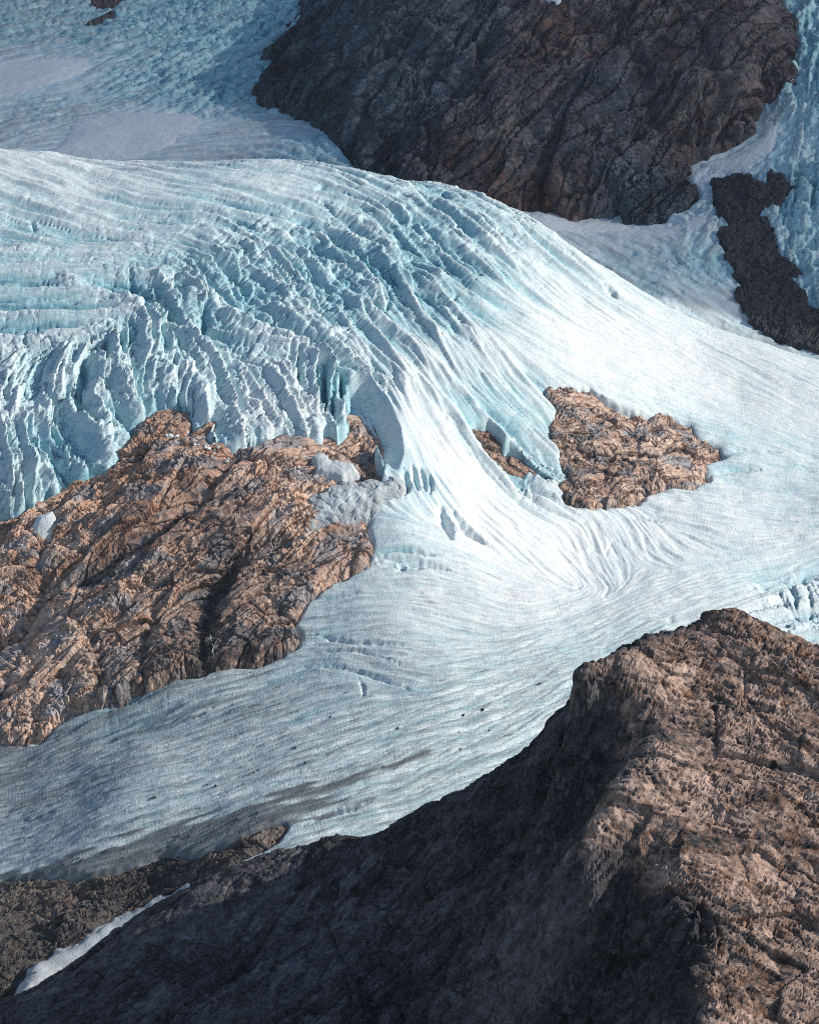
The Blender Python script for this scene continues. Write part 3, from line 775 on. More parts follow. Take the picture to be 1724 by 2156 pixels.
gl = Grid(-.235, -.005, 530, np.linspace(2170, 2660, 530))
X, Y = gl.X, gl.Y
Zr = gl.smooth_from(S_MAIN, 8)
sd = poly_sd(LEFT_ROCK, X, Y)
off = .85 * offset(gl, [(0, 1090, -12), (100, 1050, -12), (200, 1000, -13), (300, 930, -14), (330, 870, -18), (380, 860, -18), (440, 900, -16), (520, 945, -13), (600, 920, -12), (660, 925, -12), (720, 910, -30), (770, 940, -42), (780, 990, -40), (750, 920, -40), (700, 960, -8), (740, 1060, -10), (690, 1040, -4),
    (60, 1150, 0), (160, 1120, -4), (300, 1020, 0), (420, 1000, 8), (400, 1060, -4), (520, 1000, 10), (600, 960, 4), (600, 1060, 12), (560, 1130, 8), (700, 1140, 14), (750, 1150, 8), (740, 1190, 8), (680, 1210, 12), (640, 1250, 12), (610, 1330, 16), (560, 1370, 18), (490, 1385, 20), (420, 1400, 20), (330, 1415, 18),
    (540, 1180, 14), (480, 1240, 2), (560, 1280, 16), (440, 1320, 4), (500, 1300, 16), (380, 1220, 12), (300, 1180, 4), (260, 1260, 14), (350, 1340, 14), (200, 1200, -8), (100, 1240, -12), (50, 1310, -14), (30, 1230, 10), (60, 1180, 10), (10, 1250, 8), (-150, 1250, 5),
    (150, 1330, 14), (130, 1290, 8), (180, 1400, 24), (110, 1380, 14), (60, 1440, 16), (20, 1500, 14), (100, 1480, 16), (200, 1450, 14), (80, 1530, 8), (0, 1540, 8), (-150, 1450, 10), (270, 1430, 10), (250, 1380, 8)])
gul = gully(gl, X, Y, [([(-60, 1420), (0, 1362), (50, 1317), (95, 1247), (115, 1237), (200, 1192), (260, 1150), (350, 1110), (430, 1030), (490, 955)], 9, 14), ([(95, 1247), (90, 1207), (85, 1167), (100, 1120)], 7, 9), ([(300, 1430), (310, 1357), (320, 1327), (330, 1277), (370, 1230)], 7, 10),
    ([(430, 1410), (425, 1377), (440, 1287), (465, 1227), (495, 1182)], 12, 14), ([(495, 1185), (550, 1152), (620, 1140), (690, 1105)], 6, 8), ([(200, 1480), (215, 1420), (190, 1350), (150, 1300)], 8, 8), ([(580, 1220), (560, 1260), (600, 1310)], 8, 6), ([(250, 1300), (320, 1230), (420, 1150), (520, 1080)], 6, 6), ([(0, 1480), (60, 1380), (100, 1320)], 7, 8)], 1.0)
disp, tone, rid = rock_fields(X, Y, Zr, 38, 48., 1, 2.2, small=4.2)
inside = sstep(-16, 5, sd + 7 * fbm(X, Y, 3., 26., 4))
Zr = Zr + (off - gul) * inside - 30 * (1 - inside)
nx_, ny_, nz_ = gl.normals(Zr)
fade = inside
Xr = X + nx_ * disp * fade; Yr = Y + ny_ * disp * fade; Zr2 = Zr + nz_ * disp * fade
darkm = weight(G, [(480, 1240, .85), (440, 1340, .8), (500, 1375, .8), (560, 1375, .75), (330, 1410, .6), (420, 1405, .8), (540, 1210, .5), (600, 1290, .3), (590, 1350, .6), (520, 1300, .15), (450, 1200, .5), (100, 1240, .3), (200, 1190, .32), (300, 1110, .28), (400, 1050, .25), (250, 1200, .15), (60, 1150, -.1), (30, 1250, -.15), (600, 1000, -.2), (520, 990, -.1), (150, 1350, -.12), (60, 1450, -.1), (700, 1180, .0), (650, 1130, -.05), (330, 880, .35), (750, 950, .2), (380, 1180, .08), (320, 1280, .02), (200, 1060, .0), (30, 1560, .3), (250, 1440, .35)], gl) + gul / 14 * .35  # wet streaks, plus the shade of hollows and gullies painted darker
rustm = .12 + weight(G, [(50, 1150, .35), (200, 1040, .5), (300, 990, .55), (420, 950, .5), (500, 980, .3), (620, 980, .15), (20, 1250, .35), (150, 1400, .15), (350, 1150, .4), (300, 1280, .3), (700, 1180, .3), (550, 1150, .2), (500, 1320, .15), (50, 1480, .35)], gl)
tonem = .74 + .70 * tone + .12 * rid + weight(G, [(620, 980, .16), (680, 960, .1), (30, 1130, .12), (0, 1280, .12), (150, 1380, .2), (60, 1470, .12), (300, 1100, -.08), (400, 1120, -.06), (500, 1050, .02), (650, 1120, .12), (720, 1180, .05), (550, 1300, .0), (330, 1300, .02)], gl)
keep = cellany(sd > -20)
LROCK = (Xr, Yr, Zr2)
slate_l = .75 * sstep(.05, .25, fbm(X * .8 + .6 * Y, Y + Zr - .5 * X, 7.7, 46., 4))
lr = grid_mesh("rock_outcrop", Xr, Yr, Zr2, keep, {"slate_shade": slate_l, "tone": tonem, "wet_shade": darkm, "rust": rustm}, M_WARM)
tag(lr, "large orange brown rock slope below the icefall at left", "rock outcrop")

# ------------------------------------------------------------------ right rock outcrop (and the small one beside the tongue)
gr = Grid(.055, .165, 330, np.linspace(2560, 2830, 330))
X, Y = gr.X, gr.Y
Zr = gr.smooth_from(S_MAIN, 8)
sd = poly_sd(RIGHT_ROCK, X, Y)
off = .8 * offset(gr, [(1150, 830, -3), (1190, 820, 1), (1250, 830, -6), (1290, 850, -16), (1320, 866, -18), (1360, 880, -18), (1400, 875, -8), (1450, 895, -9), (1480, 940, -3), (1515, 950, 0), (1480, 1000, 4), (1440, 1020, 6), (1360, 1030, 9), (1290, 1050, 10), (1230, 1058, 8), (1195, 1045, 4), (1170, 950, -3), (1165, 890, 2), (1200, 860, 7), (1230, 900, 8), (1300, 920, 4), (1340, 930, 8), (1400, 910, 12), (1420, 960, 16), (1330, 980, 14), (1260, 970, 10), (1240, 1020, 12), (1300, 1020, 16), (1390, 1000, 18), (1190, 1000, 0)])
gul = gully(gr, X, Y, [([(1340, 880), (1330, 920), (1290, 960), (1270, 1020)], 5, 6), ([(1200, 940), (1240, 930), (1300, 900)], 4, 5), ([(1380, 950), (1340, 960), (1310, 975)], 4, 4), ([(1270, 1060), (1300, 1000), (1350, 960)], 5, 5)], 1.0)
disp, tone, rid = rock_fields(X, Y, Zr, 25, 34., 4, 1.7, small=4.)
inside = sstep(-15, 5, sd + 7 * fbm(X, Y, 3., 22., 4))
Zr = Zr + (off - gul) * inside - 30 * (1 - inside)
nx_, ny_, nz_ = gr.normals(Zr)
darkm = .0 + gul * .05 + weight(G, [(1180, 900, .35), (1170, 960, .45), (1200, 1020, .3), (1250, 890, .15), (1350, 960, -.1), (1450, 960, -.1), (1300, 1040, .1), (1380, 1040, .15), (1230, 840, .05)], gr)  # darker along the gullies and towards the left edge
RROCK = (X + nx_ * disp * inside, Y + ny_ * disp * inside, Zr + nz_ * disp * inside)
rr = grid_mesh("rock_outcrop", X + nx_ * disp * inside, Y + ny_ * disp * inside, Zr + nz_ * disp * inside, cellany(sd > -16),
    {"slate_shade": .8 * sstep(.08, .28, fbm(X, Y + Zr, 7.1, 34., 4)), "tone": .66 + .6 * tone + .12 * rid, "wet_shade": darkm - .05, "rust": 0 * X + .12}, M_WARM)
tag(rr, "tan rock outcrop ringed by white ice at right of the tongue", "rock outcrop")

gs = Grid(.022, .08, 170, np.linspace(2570, 2720, 150))
X, Y = gs.X, gs.Y
Zr = gs.smooth_from(S_MAIN, 8)
sd = poly_sd(SMALL_ROCK, X, Y)
disp, tone, rid = rock_fields(X, Y, Zr, -35, 22., 6, 1.6)
inside = sstep(-10, 3, sd)
Zr = Zr - 15 * inside - 34 * (1 - inside)
nx_, ny_, nz_ = gs.normals(Zr)
o = grid_mesh("rock_outcrop", X + nx_ * disp * inside, Y + ny_ * disp * inside, Zr + nz_ * disp * inside, cellany(sd > -14), {"tone": .38 + .28 * tone + .1 * rid, "wet_shade": 0 * X + .25, "rust": 0 * X + .3}, M_WARM)
tag(o, "narrow strip of reddish brown rock hollowed under the tongue's right edge", "rock outcrop")

# ------------------------------------------------------------------ low rock at bottom left
gw = Grid(-.255, -.04, 420, np.linspace(1830, 2120, 300))
X, Y = gw.X, gw.Y
Zr = gw.smooth_from(S_MAIN, 8)
sd = poly_sd(LOW_ROCK, X, Y)
disp, tone, rid = rock_fields(X, Y, Zr, 25, 36., 9, 2., amp=.8)
inside = sstep(-12, 4, sd)
lump = 7 * fbm(X, Y, 0., 70., 3)
Zr = Zr + (-2 + lump) * inside - 14 * (1 - inside)
nx_, ny_, nz_ = gw.normals(Zr)
darkm = weight(G, [(330, 1850, .7), (380, 1830, .75), (280, 1880, .6), (420, 1850, .6), (150, 1870, .12), (60, 1900, .05), (100, 1950, .15), (30, 2000, .3), (20, 2060, .6), (450, 1800, .2), (530, 1770, .0), (200, 1920, .1)], gw)
o = grid_mesh("rock_outcrop", X + nx_ * disp * inside, Y + ny_ * disp * inside, Zr + nz_ * disp * inside, cellany(sd > -16), {"tone": .36 + .4 * tone + .1 * rid, "wet_shade": darkm, "rust": 0 * X + .12}, M_LOW)
tag(o, "low dull brown rock shelf beneath the dark moraine at bottom left", "rock outcrop")

# ------------------------------------------------------------------ the upper glacier behind the brow
far_pts = [P(*a) for a in [(-300, 330, 3560), (0, 325, 3600), (150, 335, 3600), (300, 345, 3590), (500, 345, 3580), (700, 352, 3540), (760, 365, 3500), (862, 395, 3460), (250, 270, 3760), (450, 250, 3800), (600, 240, 3800), (680, 290, 3650), (0, 240, 3850), (100, 160, 4050), (0, 100, 4250), (-300, 100, 4250), (-300, 0, 4600),
    (0, 0, 4600), (200, 60, 4380), (350, 120, 4180), (450, 60, 4330), (550, 180, 3960), (600, 80, 4230), (650, 0, 4430), (400, 0, 4530), (300, 200, 3960), (1000, 430, 3440), (1100, 452, 3420), (1200, 475, 3420), (1330, 470, 3460), (1420, 460, 3470), (1300, 540, 3330), (1400, 600, 3240), (1500, 640, 3200), (1600, 690, 3150),
    (1724, 760, 3060), (1950, 800, 3040), (1500, 540, 3320), (1600, 600, 3250), (1724, 660, 3160), (1500, 460, 3430), (1600, 500, 3370), (1724, 560, 3270), (1600, 400, 3490), (1724, 430, 3420), (1500, 340, 3620), (1600, 300, 3640), (1724, 300, 3590), (1660, 200, 3770), (1724, 180, 3760), (1724, 80, 3930), (1680, 0, 4080), (1724, 0, 4080),
    (1950, 0, 4080), (1950, 300, 3590), (1950, 560, 3300), (900, 300, 3700), (1200, 300, 3700), (1000, 100, 4200), (1300, 100, 4200)]]
for px in (-400, -100, 300, 700, 1100, 1500, 1950):
    for yy, zz in ((5200, -60), (6200, 60)):
        far_pts.append((((px - 862) / FPX) * yy, yy, zz))
S_FAR = TPS(far_pts, 1e-5)
def GF(pts): return ground(S_FAR, pts, y0=3000., y1=5200.)
CLIFF = GF([(720, -60), (692, 0), (678, 45), (635, 75), (607, 105), (600, 155), (565, 195), (550, 218), (595, 230), (655, 255), (690, 295), (715, 325), (750, 358), (862, 396), (1000, 425), (1094, 447), (1162, 450), (1202, 462), (1260, 458), (1312, 452), (1317, 470), (1402, 475), (1422, 455), (1482, 425), (1482, 400), (1437, 360), (1462, 342), (1527, 320), (1597, 280), (1582, 230), (1642, 195), (1667, 185), (1669, 125), (1662, 40), (1632, -10), (1600, -60)])
DEBRIS_A = GF([(1502, 380), (1560, 370), (1590, 385), (1610, 400), (1620, 362), (1650, 375), (1668, 400), (1640, 430), (1600, 450), (1580, 475), (1540, 480), (1510, 450), (1500, 420)])
DEBRIS_B = GF([(1510, 490), (1560, 470), (1600, 450), (1625, 480), (1640, 540), (1690, 575), (1660, 590), (1690, 620), (1724, 670), (1800, 720), (1900, 800), (1724, 749), (1662, 729), (1607, 704), (1562, 654), (1547, 614), (1562, 604), (1527, 539)])
UPROCK_A = GF([(178, -10), (200, 22), (240, 18), (270, 0), (275, -20), (180, -20)])
UPROCK_B = GF([(172, 58), (205, 42), (240, 27), (246, 45), (215, 50), (190, 56)])
gf = Grid(-.245, .245, 560, np.concatenate([np.linspace(3050, 3450, 140, endpoint=False), np.linspace(3450, 4700, 400), ]), .213)
X, Y = gf.X, gf.Y
Zf = gf.smooth_from(S_FAR, 8)
FST = [[(0, 280), (200, 230), (350, 190), (500, 120)], [(0, 220), (150, 200), (250, 150)], [(300, 200), (450, 130), (600, 40)], [(0, 60), (150, 40), (300, 20)], [(400, 60), (500, 30), (650, 10)], [(450, 200), (540, 130), (640, 60)], [(150, 330), (400, 300), (600, 290), (700, 340)],
    [(1120, 450), (1250, 490), (1400, 560), (1550, 650), (1724, 745)], [(1200, 490), (1350, 560), (1450, 620), (1600, 700)], [(1724, 100), (1690, 250), (1700, 400)], [(1700, 400), (1690, 550), (1720, 650)], [(1640, 250), (1580, 340), (1480, 370)], [(1500, 500), (1450, 560)]]
fdx, fdy = dirs_on(gf, field_from(GF, FST))
F30 = lic_scaled(gf, 26., fdx, fdy, 80., 2, 3.3)
F12 = lic_scaled(gf, 11., fdx, fdy, 40., 1, 6.3)
FBIG = weight(GF, [(0, 30, 4), (200, 40, 5), (400, 60, 8), (600, 80, 9), (500, 150, 9), (350, 160, 6), (550, 200, 8), (450, 220, 6), (0, 150, .6), (100, 170, .6), (200, 130, 2), (100, 240, 3), (250, 270, .5), (400, 260, .5), (200, 300, .5), (500, 280, 1), (600, 290, 2), (680, 310, 4), (300, 330, .6), (600, 340, 2.5),
    (1100, 455, 1), (1250, 490, 1), (1350, 500, 1), (1400, 560, 2), (1330, 550, 2), (1480, 560, 3), (1500, 640, .8), (1650, 720, .8), (1550, 340, .7), (1600, 280, .8), (1640, 330, 3), (1700, 200, 9), (1700, 80, 8), (1700, 350, 8), (1690, 480, 7), (1724, 600, 7), (1500, 450, 4)], gf)
FBLUE = weight(GF, [(0, 30, .45), (300, 40, .55), (600, 80, .65), (500, 200, .7), (350, 180, .55), (0, 150, .12), (150, 200, .3), (250, 270, .05), (400, 260, .05), (500, 290, .1), (680, 310, .5), (300, 335, .15), (1200, 470, .02), (1400, 490, .0), (1350, 550, .3), (1500, 560, .5), (1500, 640, .1), (1550, 340, .02), (1640, 300, .4), (1700, 100, .6), (1700, 400, .6), (1724, 600, .5), (1600, 720, .2)], gf)
FBIG = FBIG * 1.45
FDIRT = .05 + weight(GF, [(0, 80, .4), (150, 60, .35), (150, 110, .25), (300, 60, .15), (500, 100, .08), (600, 150, .08), (0, 190, .12), (100, 180, .1), (30, 270, .38), (150, 240, .35), (250, 200, .22), (120, 290, .2), (250, 265, .0), (400, 260, .02), (530, 280, .3), (600, 260, .34), (400, 320, .25), (200, 330, .2), (650, 320, .2), (1200, 490, .25), (1300, 530, .25), (1300, 490, .15), (1380, 480, .02), (1500, 620, .25), (1600, 700, .3), (1450, 600, .2), (1550, 350, .05), (1620, 260, .25), (1600, 420, .4), (1700, 200, .05), (1700, 450, .15), (1640, 560, .3)], gf)
n0 = 0.0
h1, e1, t1 = facets(X + 8 * perlin(X / 30., Y / 30., n0), Y * .8, 17., 2, .8)
h2, e2, t2 = facets(X + 4 * perlin(X / 12., Y / 12., n0), Y * .8, 7., 5, .9)
cre = troughs(F30 + .3 * F12, .28); cre2 = troughs(F12, .25)
dz = FBIG * (.5 * np.tanh(F30) + .10 * F12 - .75 * cre * sstep(-.3, .3, perlin(X / 70., Y / 70., 2.2)) - .45 * cre2 * sstep(-.1, .4, perlin(X / 50., Y / 50., n0))) + FBIG * (.03 * h1 + .04 * h2) + 1.1 * FBIG * fbm(X, Y, 5.5, 38., 6, .6, ridged=True)
dz += fbm(X, Y, n0 + 3, 120., 3) * 5
sdc = poly_sd(CLIFF, X, Y)
dz -= sstep(2, 22, sdc) * 30
for pl in (DEBRIS_A, DEBRIS_B, UPROCK_A, UPROCK_B):
    dz -= sstep(-4, 6, poly_sd(pl, X, Y) + 9 * fbm(X, Y, n0, 20., 3)) * 9
keep = cellany((sdc < 30) & (Zf > np.interp(gf.s, *BROW)[None, :] * Y - 45))
fard = np.clip(FDIRT + .12 * F12 * sstep(.02, .3, FDIRT) + .1 * F30 * sstep(.05, .3, FDIRT), 0, 1)
o = grid_mesh("glacier", X, Y, Zf + dz, keep, {"blue": np.clip(FBLUE + .1 * fbm(X, Y, 6.6, 60., 4) * 2 + .34 * np.clip(cre + .6 * cre2, 0, 1) * sstep(1, 5, FBIG) - .12 * (t1 - .5), -.2, 1), "dirt": fard, "broken": sstep(2., 6., FBIG)}, M_FAR)
o.name = "upper_glacier"
tag(o, "pale teal upper glacier with broken ice around the dark cliff", None, None, "structure")
print('far', round(time.time() - T0, 1))

# ------------------------------------------------------------------ dark cliff
cl_pts = [P(*a) for a in [(550, 215, 3930), (600, 155, 4000), (600, 100, 4120), (680, 45, 4230), (692, 0, 4330), (655, 255, 3770), (690, 295, 3660), (715, 325, 3590), (750, 358, 3510), (862, 396, 3455), (1000, 425, 3440), (1094, 447, 3425), (1200, 462, 3430), (1315, 470, 3450), (1402, 475, 3460), (1430, 455, 3475), (1482, 415, 3530), (1445, 355, 3590), (1527, 320, 3630), (1597, 280, 3680), (1590, 230, 3730), (1642, 195, 3780), (1669, 150, 3850), (1662, 40, 4010), (1632, 0, 4080),
    (650, 200, 3800), (700, 200, 3760), (700, 100, 3920), (760, 300, 3570), (760, 200, 3690), (780, 100, 3830), (760, 0, 4050), (860, 350, 3510), (860, 250, 3600), (860, 150, 3710), (860, 50, 3850), (860, 0, 3900), (1000, 380, 3480), (1000, 280, 3570), (1000, 210, 3650), (1000, 100, 3760), (1000, 0, 3880), (950, 250, 3590),
    (1120, 400, 3470), (1120, 300, 3560), (1120, 200, 3660), (1120, 100, 3760), (1120, 0, 3890), (1250, 400, 3490), (1250, 300, 3590), (1250, 200, 3680), (1250, 100, 3770), (1250, 0, 3880), (1380, 420, 3490), (1380, 330, 3590), (1380, 230, 3680), (1380, 120, 3770), (1380, 0, 3890), (1490, 290, 3640), (1490, 200, 3700), (1490, 100, 3780), (1490, 0, 3880), (1580, 180, 3730), (1600, 100, 3800), (1590, 0, 3900)]]
for px, yy, zz in [(700, 4520, -190), (860, 4300, -100), (1000, 4250, -70), (1120, 4250, -50), (1250, 4250, -40), (1380, 4250, -40), (1490, 4250, -60), (1600, 4350, -90), (1700, 4450, -130), (1000, 4500, -60), (1300, 4500, -20), (860, 4700, -90), (1100, 4800, -60), (1400, 4800, -40), (650, 4800, -170)]:
    cl_pts.append(((px - 862) / FPX * yy, yy, zz))
S_CLIFF = TPS(cl_pts, 1e-5)
gc = Grid(-.10, .215, 520, np.concatenate([np.linspace(3390, 4000, 400, endpoint=False), np.linspace(4000, 4800, 70)]))
X, Y = gc.X, gc.Y
Zc = gc.smooth_from(S_CLIFF, 6)
sd = poly_sd(CLIFF, X, Y); sd = np.where(Y > 4100, np.maximum(sd, np.where(np.abs(X - .035 * Y) < .12 * Y, 30, sd)), sd)
def GC(pts): return ground(S_CLIFF, pts, y0=3390., y1=4500.)
disp, tone, rid = rock_fields(X, Y, Zc, 58, 120., 12, 2.6, amp=.85, small=6.)
disp += 16 * fbm(X, Y, Zc, 160., 4, ridged=True, off=3.)
for ln, hw, dp in [([(900, 60), (960, 110), (1010, 150), (1050, 175)], 10, -10), ([(860, 200), (960, 205), (1020, 200)], 10, 14), ([(1000, 300), (1100, 310), (1200, 330), (1300, 400)], 16, -10), ([(760, 330), (740, 260), (770, 180)], 12, -8), ([(1540, 170), (1500, 230), (1480, 300)], 10, 14), ([(1480, 60), (1500, 150), (1520, 200)], 10, 10), ([(1100, 60), (1200, 120), (1330, 110)], 14, 12), ([(1000, 120), (1050, 60), (1090, 0)], 12, 10), ([(1400, 300), (1350, 200), (1340, 120)], 14, 10), ([(820, 380), (840, 280), (900, 230)], 12, 9), ([(1200, 450), (1180, 350), (1100, 250)], 12, 8), ([(690, 60), (730, 140), (720, 220)], 12, 10)]:
    d, s = line_d(GC(ln), X, Y, 80.)
    disp -= dp * np.exp(-(np.maximum(d + 6 * perlin(X / 25., Y / 25., 0.), 0) / hw) ** 1.6)
inside = sstep(-8, 10, sd + 6 * perlin(X / 20., Y / 20., 3.))
Zc = Zc - 26 * (1 - inside)
nx_, ny_, nz_ = gc.normals(Zc)
darkm = gc.coarse(idw(GC([(620, 150), (700, 200), (760, 280), (700, 80), (850, 200), (900, 330), (1000, 150), (1000, 380), (1100, 350), (1150, 420), (1200, 100), (1300, 200), (1380, 440), (1450, 400), (1500, 150), (1600, 120), (1440, 250), (1250, 320)]), [.4, .45, .45, .4, .45, .35, .25, .15, .1, .1, .2, .25, .45, .6, .12, .12, .3, .2]), 10)
rustm = .06 + gc.coarse(idw(GC([(620, 150), (800, 250), (950, 370), (1050, 420), (1150, 400), (1170, 80), (1150, 330), (1300, 200), (1440, 320), (1450, 300), (1550, 100), (1550, 200), (1350, 430), (1000, 50), (800, 50)]), [-.3, -.2, .25, .45, .4, .4, .2, .05, .3, .35, .25, .3, -.1, .0, .0]), 10)
fdi = np.clip(inside, 0, 1)
o = grid_mesh("cliff", X + nx_ * disp * fdi, Y + ny_ * disp * fdi, Zc + nz_ * disp * fdi, cellany(sd > -30), {"tone": .40 + .5 * tone + .15 * rid, "wet_shade": darkm, "rust": 1.15 * rustm, "slate_shade": np.clip(1.1 - 2.0 * rustm, 0, .95)}, M_CLIFF)  # blue-grey of the cliff's shade put into the colour, strongest at left
tag(o, "dark blue grey and rust cliff standing above the glacier's brow", "cliff")

# ------------------------------------------------------------------ dark debris at the right, rocks in the upper ice
def debris(name, poly, surf, s0, s1, n, y0, y1, m, lift, label, seed, jag=10., mat=M_SCREE, tone0=.35, rust=0.0):
    q = Grid(s0, s1, n, np.linspace(y0, y1, m)); X, Y = q.X, q.Y
    Z = q.smooth_from(surf, 6); Z = Z + fbm(X, Y, 3, 120., 3) * 5
    sd = poly_sd(poly, X, Y) + 1.7 * jag * fbm(X, Y, 0., 24., 5)
    disp, tone, rid = rock_fields(X, Y, Z, 60, 30., seed, 1.4)
    ins = sstep(-6, 4, sd)
    Z = Z + (lift + disp * .6 + 2 * rid) * ins - 12 * (1 - ins)
    o = grid_mesh(name, X, Y, Z, cellany(sd > -8), {"tone": tone0 + .22 * tone + .1 * rid, "wet_shade": 0 * X + .1, "rust": 0 * X + rust}, mat)
    tag(o, label, "rock outcrop")
debris("rock_outcrop", DEBRIS_A, S_FAR, .14, .20, 180, 3380, 3620, 150, 7, "jagged dark rock step under the grey snow ramp at upper right", 3)
debris("rock_outcrop", DEBRIS_B, S_FAR, .14, .255, 300, 3020, 3520, 260, 7, "dark triangular rubble slope beside the ice at the right edge", 5)
debris("rock_outcrop", UPROCK_A, S_FAR, -.17, -.125, 110, 4380, 4750, 90, 3, "brown rock at the upper glacier's top edge near the left corner", 8, 6., M_CLIFF, .45, .2)
debris("rock_outcrop", UPROCK_B, S_FAR, -.17, -.13, 110, 4250, 4560, 90, 3, "small dark slanting rock in the upper left ice", 9, 6., M_CLIFF, .3, .0)

# ------------------------------------------------------------------ snow patches: smooth lenses lying on the ground
def snow(name, pts, surf, Gf, label, thick=4., lift=1., dirt=.05, blue=.05, rough=.3, n=120, base=None, edge=5., mat=None):
    poly = Gf(pts)
    s = poly[:, 0] / poly[:, 1]
    q = Grid(s.min() - .004, s.max() + .004, n, np.linspace(poly[:, 1].min() - 10, poly[:, 1].max() + 10, n)); X, Y = q.X, q.Y
    Z = q.smooth_from(surf, 6)
    if base is not None: Z = Z + base(X, Y)
    sd = poly_sd(poly, X, Y) + edge * 1.6 * fbm(X, Y, 5, 22., 5)
    Z = Z + lift * sstep(-2, 12, sd) + thick * sstep(0, 40, sd) - 12 * sstep(1, -6, sd) + rough * fbm(X, Y, 0., 12., 4) * 3 - rough * 2 * np.exp(-(perlin(X / 22., Y / 11., 3.) / .08) ** 2)
    dm = np.clip(dirt + .25 * fbm(X, Y * .4, 2, 50., 4) * dirt * 4 + .35 * sstep(25, 0, sd) * dirt * 5, 0, .6)
    o = grid_mesh(name, X, Y, Z, cellany(sd > -5), {"blue": 0 * X + blue, "dirt": dm}, mat or M_SNOW)
    tag(o, label, "snow patch", "smooth old snow patches")
def far_base(X, Y): return fbm(X, Y, 3, 120., 3) * 5
snow("snow_patch", [(90, 330), (130, 300), (150, 262), (190, 245), (250, 238), (330, 237), (410, 240), (432, 255), (415, 272), (380, 285), (370, 300), (330, 320), (250, 338), (150, 338)], S_FAR, GF, "smooth grey white snow hollow behind the brow, largest patch in the upper ice", 3, 2.5, .05, base=far_base)
snow("snow_patch", [(-60, 125), (0, 130), (100, 125), (195, 120), (200, 140), (150, 165), (90, 185), (0, 205), (-60, 210)], S_FAR, GF, "pale smooth snow field at the left edge of the upper ice", 3, 2.5, .06, base=far_base)
snow("snow_patch", [(1465, 345), (1530, 325), (1595, 290), (1610, 240), (1650, 200), (1668, 195), (1650, 250), (1625, 320), (1600, 345), (1570, 370), (1500, 370)], S_FAR, GF, "curving grey snow ramp between the cliff and the right hand ice", 3, 2.5, .08, base=far_base)
snow("snow_patch", [(1098, 455), (1150, 450), (1210, 465), (1300, 465), (1330, 480), (1400, 482), (1440, 465), (1490, 445), (1500, 470), (1480, 490), (1440, 500), (1350, 505), (1280, 490), (1200, 490), (1140, 480)], S_FAR, GF, "ragged snow band along the foot of the dark cliff", 2, 2.5, .05, base=far_base)
snow("snow_patch", [(1135, -20), (1148, 30), (1180, 24), (1215, 8), (1240, -20)], S_CLIFF, GC, "small white snow wedge at the top edge of the dark cliff", 3, 14, .02, n=60)
def low_base(X, Y): return 0 + 7 * fbm(X, Y, 0., 70., 3)
snow("snow_patch", [(420, 1850), (380, 1878), (310, 1903), (270, 1915), (215, 1946), (165, 1985), (115, 1996), (112, 2010), (60, 2042), (50, 2070), (10, 2110), (60, 2120), (110, 2080), (150, 2050), (220, 2020), (280, 1980), (330, 1930), (400, 1890)], S_MAIN, G, "long narrow snow strip along the dark slope at bottom left", 1.5, 5.0, .36, .2, .12, 160, base=low_base)
snow("snow_patch", [(68, 1110), (80, 1085), (110, 1078), (116, 1088), (108, 1105), (90, 1122), (76, 1128)], S_MAIN, G, "small grey snow remnant high on the left brown rock", 3, 7, .08, .15, n=60, edge=1.)
snow("snow_patch", [(640, 1090), (655, 1050), (690, 1030), (720, 1010), (770, 1015), (830, 1000), (850, 1020), (830, 1050), (790, 1075), (745, 1095), (700, 1110), (650, 1112)], S_MAIN, G, "broken dirty snow apron in the notch beside the tongue", 4, 2.0, .26, .30, 1.0, 130, edge=8.)
snow("snow_patch", [(660, 960), (680, 950), (700, 968), (740, 972), (748, 985), (720, 1000), (690, 990), (672, 985)], S_MAIN, G, "small snow scrap on brown rock below the icefall lip", 1.0, 1.6, .15, .15, .5, 60, edge=4.)

# ------------------------------------------------------------------ foreground ridge
rg = [(0, 2112, 1510), (-250, 2230, 1470), (100, 2065, 1530), (300, 1922, 1580), (470, 1832, 1610), (650, 1775, 1615), (770, 1758, 1600), (900, 1700, 1560), (980, 1665, 1530), (1070, 1616, 1490), (1140, 1568, 1450), (1180, 1510, 1415), (1210, 1450, 1382), (1290, 1400, 1405), (1350, 1362, 1420), (1440, 1330, 1438), (1550, 1280, 1458), (1630, 1320, 1445), (1724, 1362, 1425), (1950, 1450, 1390)]
A_, B_ = at(1470, 2156, 1115), at(1550, 1290, 1455)
GXR = -.05
GYR = (B_[2] - A_[2] - GXR * (B_[0] - A_[0])) / (B_[1] - A_[1])
def PL(px, py, dz=0.0):
    """point of the sun-side face: a plane falling gently to the right and towards the viewer"""
    u = np.array(at(px, py, 1.0))
    yy = (A_[2] + dz - GXR * A_[0] - GYR * A_[1]) / (u[2] - GXR * u[0] - GYR)
    return tuple(u * yy)
print('plane', GYR, [round(PL(*q)[1]) for q in ((1350, 1575), (1190, 1800), (1724, 2156), (1724, 1362), (1210, 1450))])
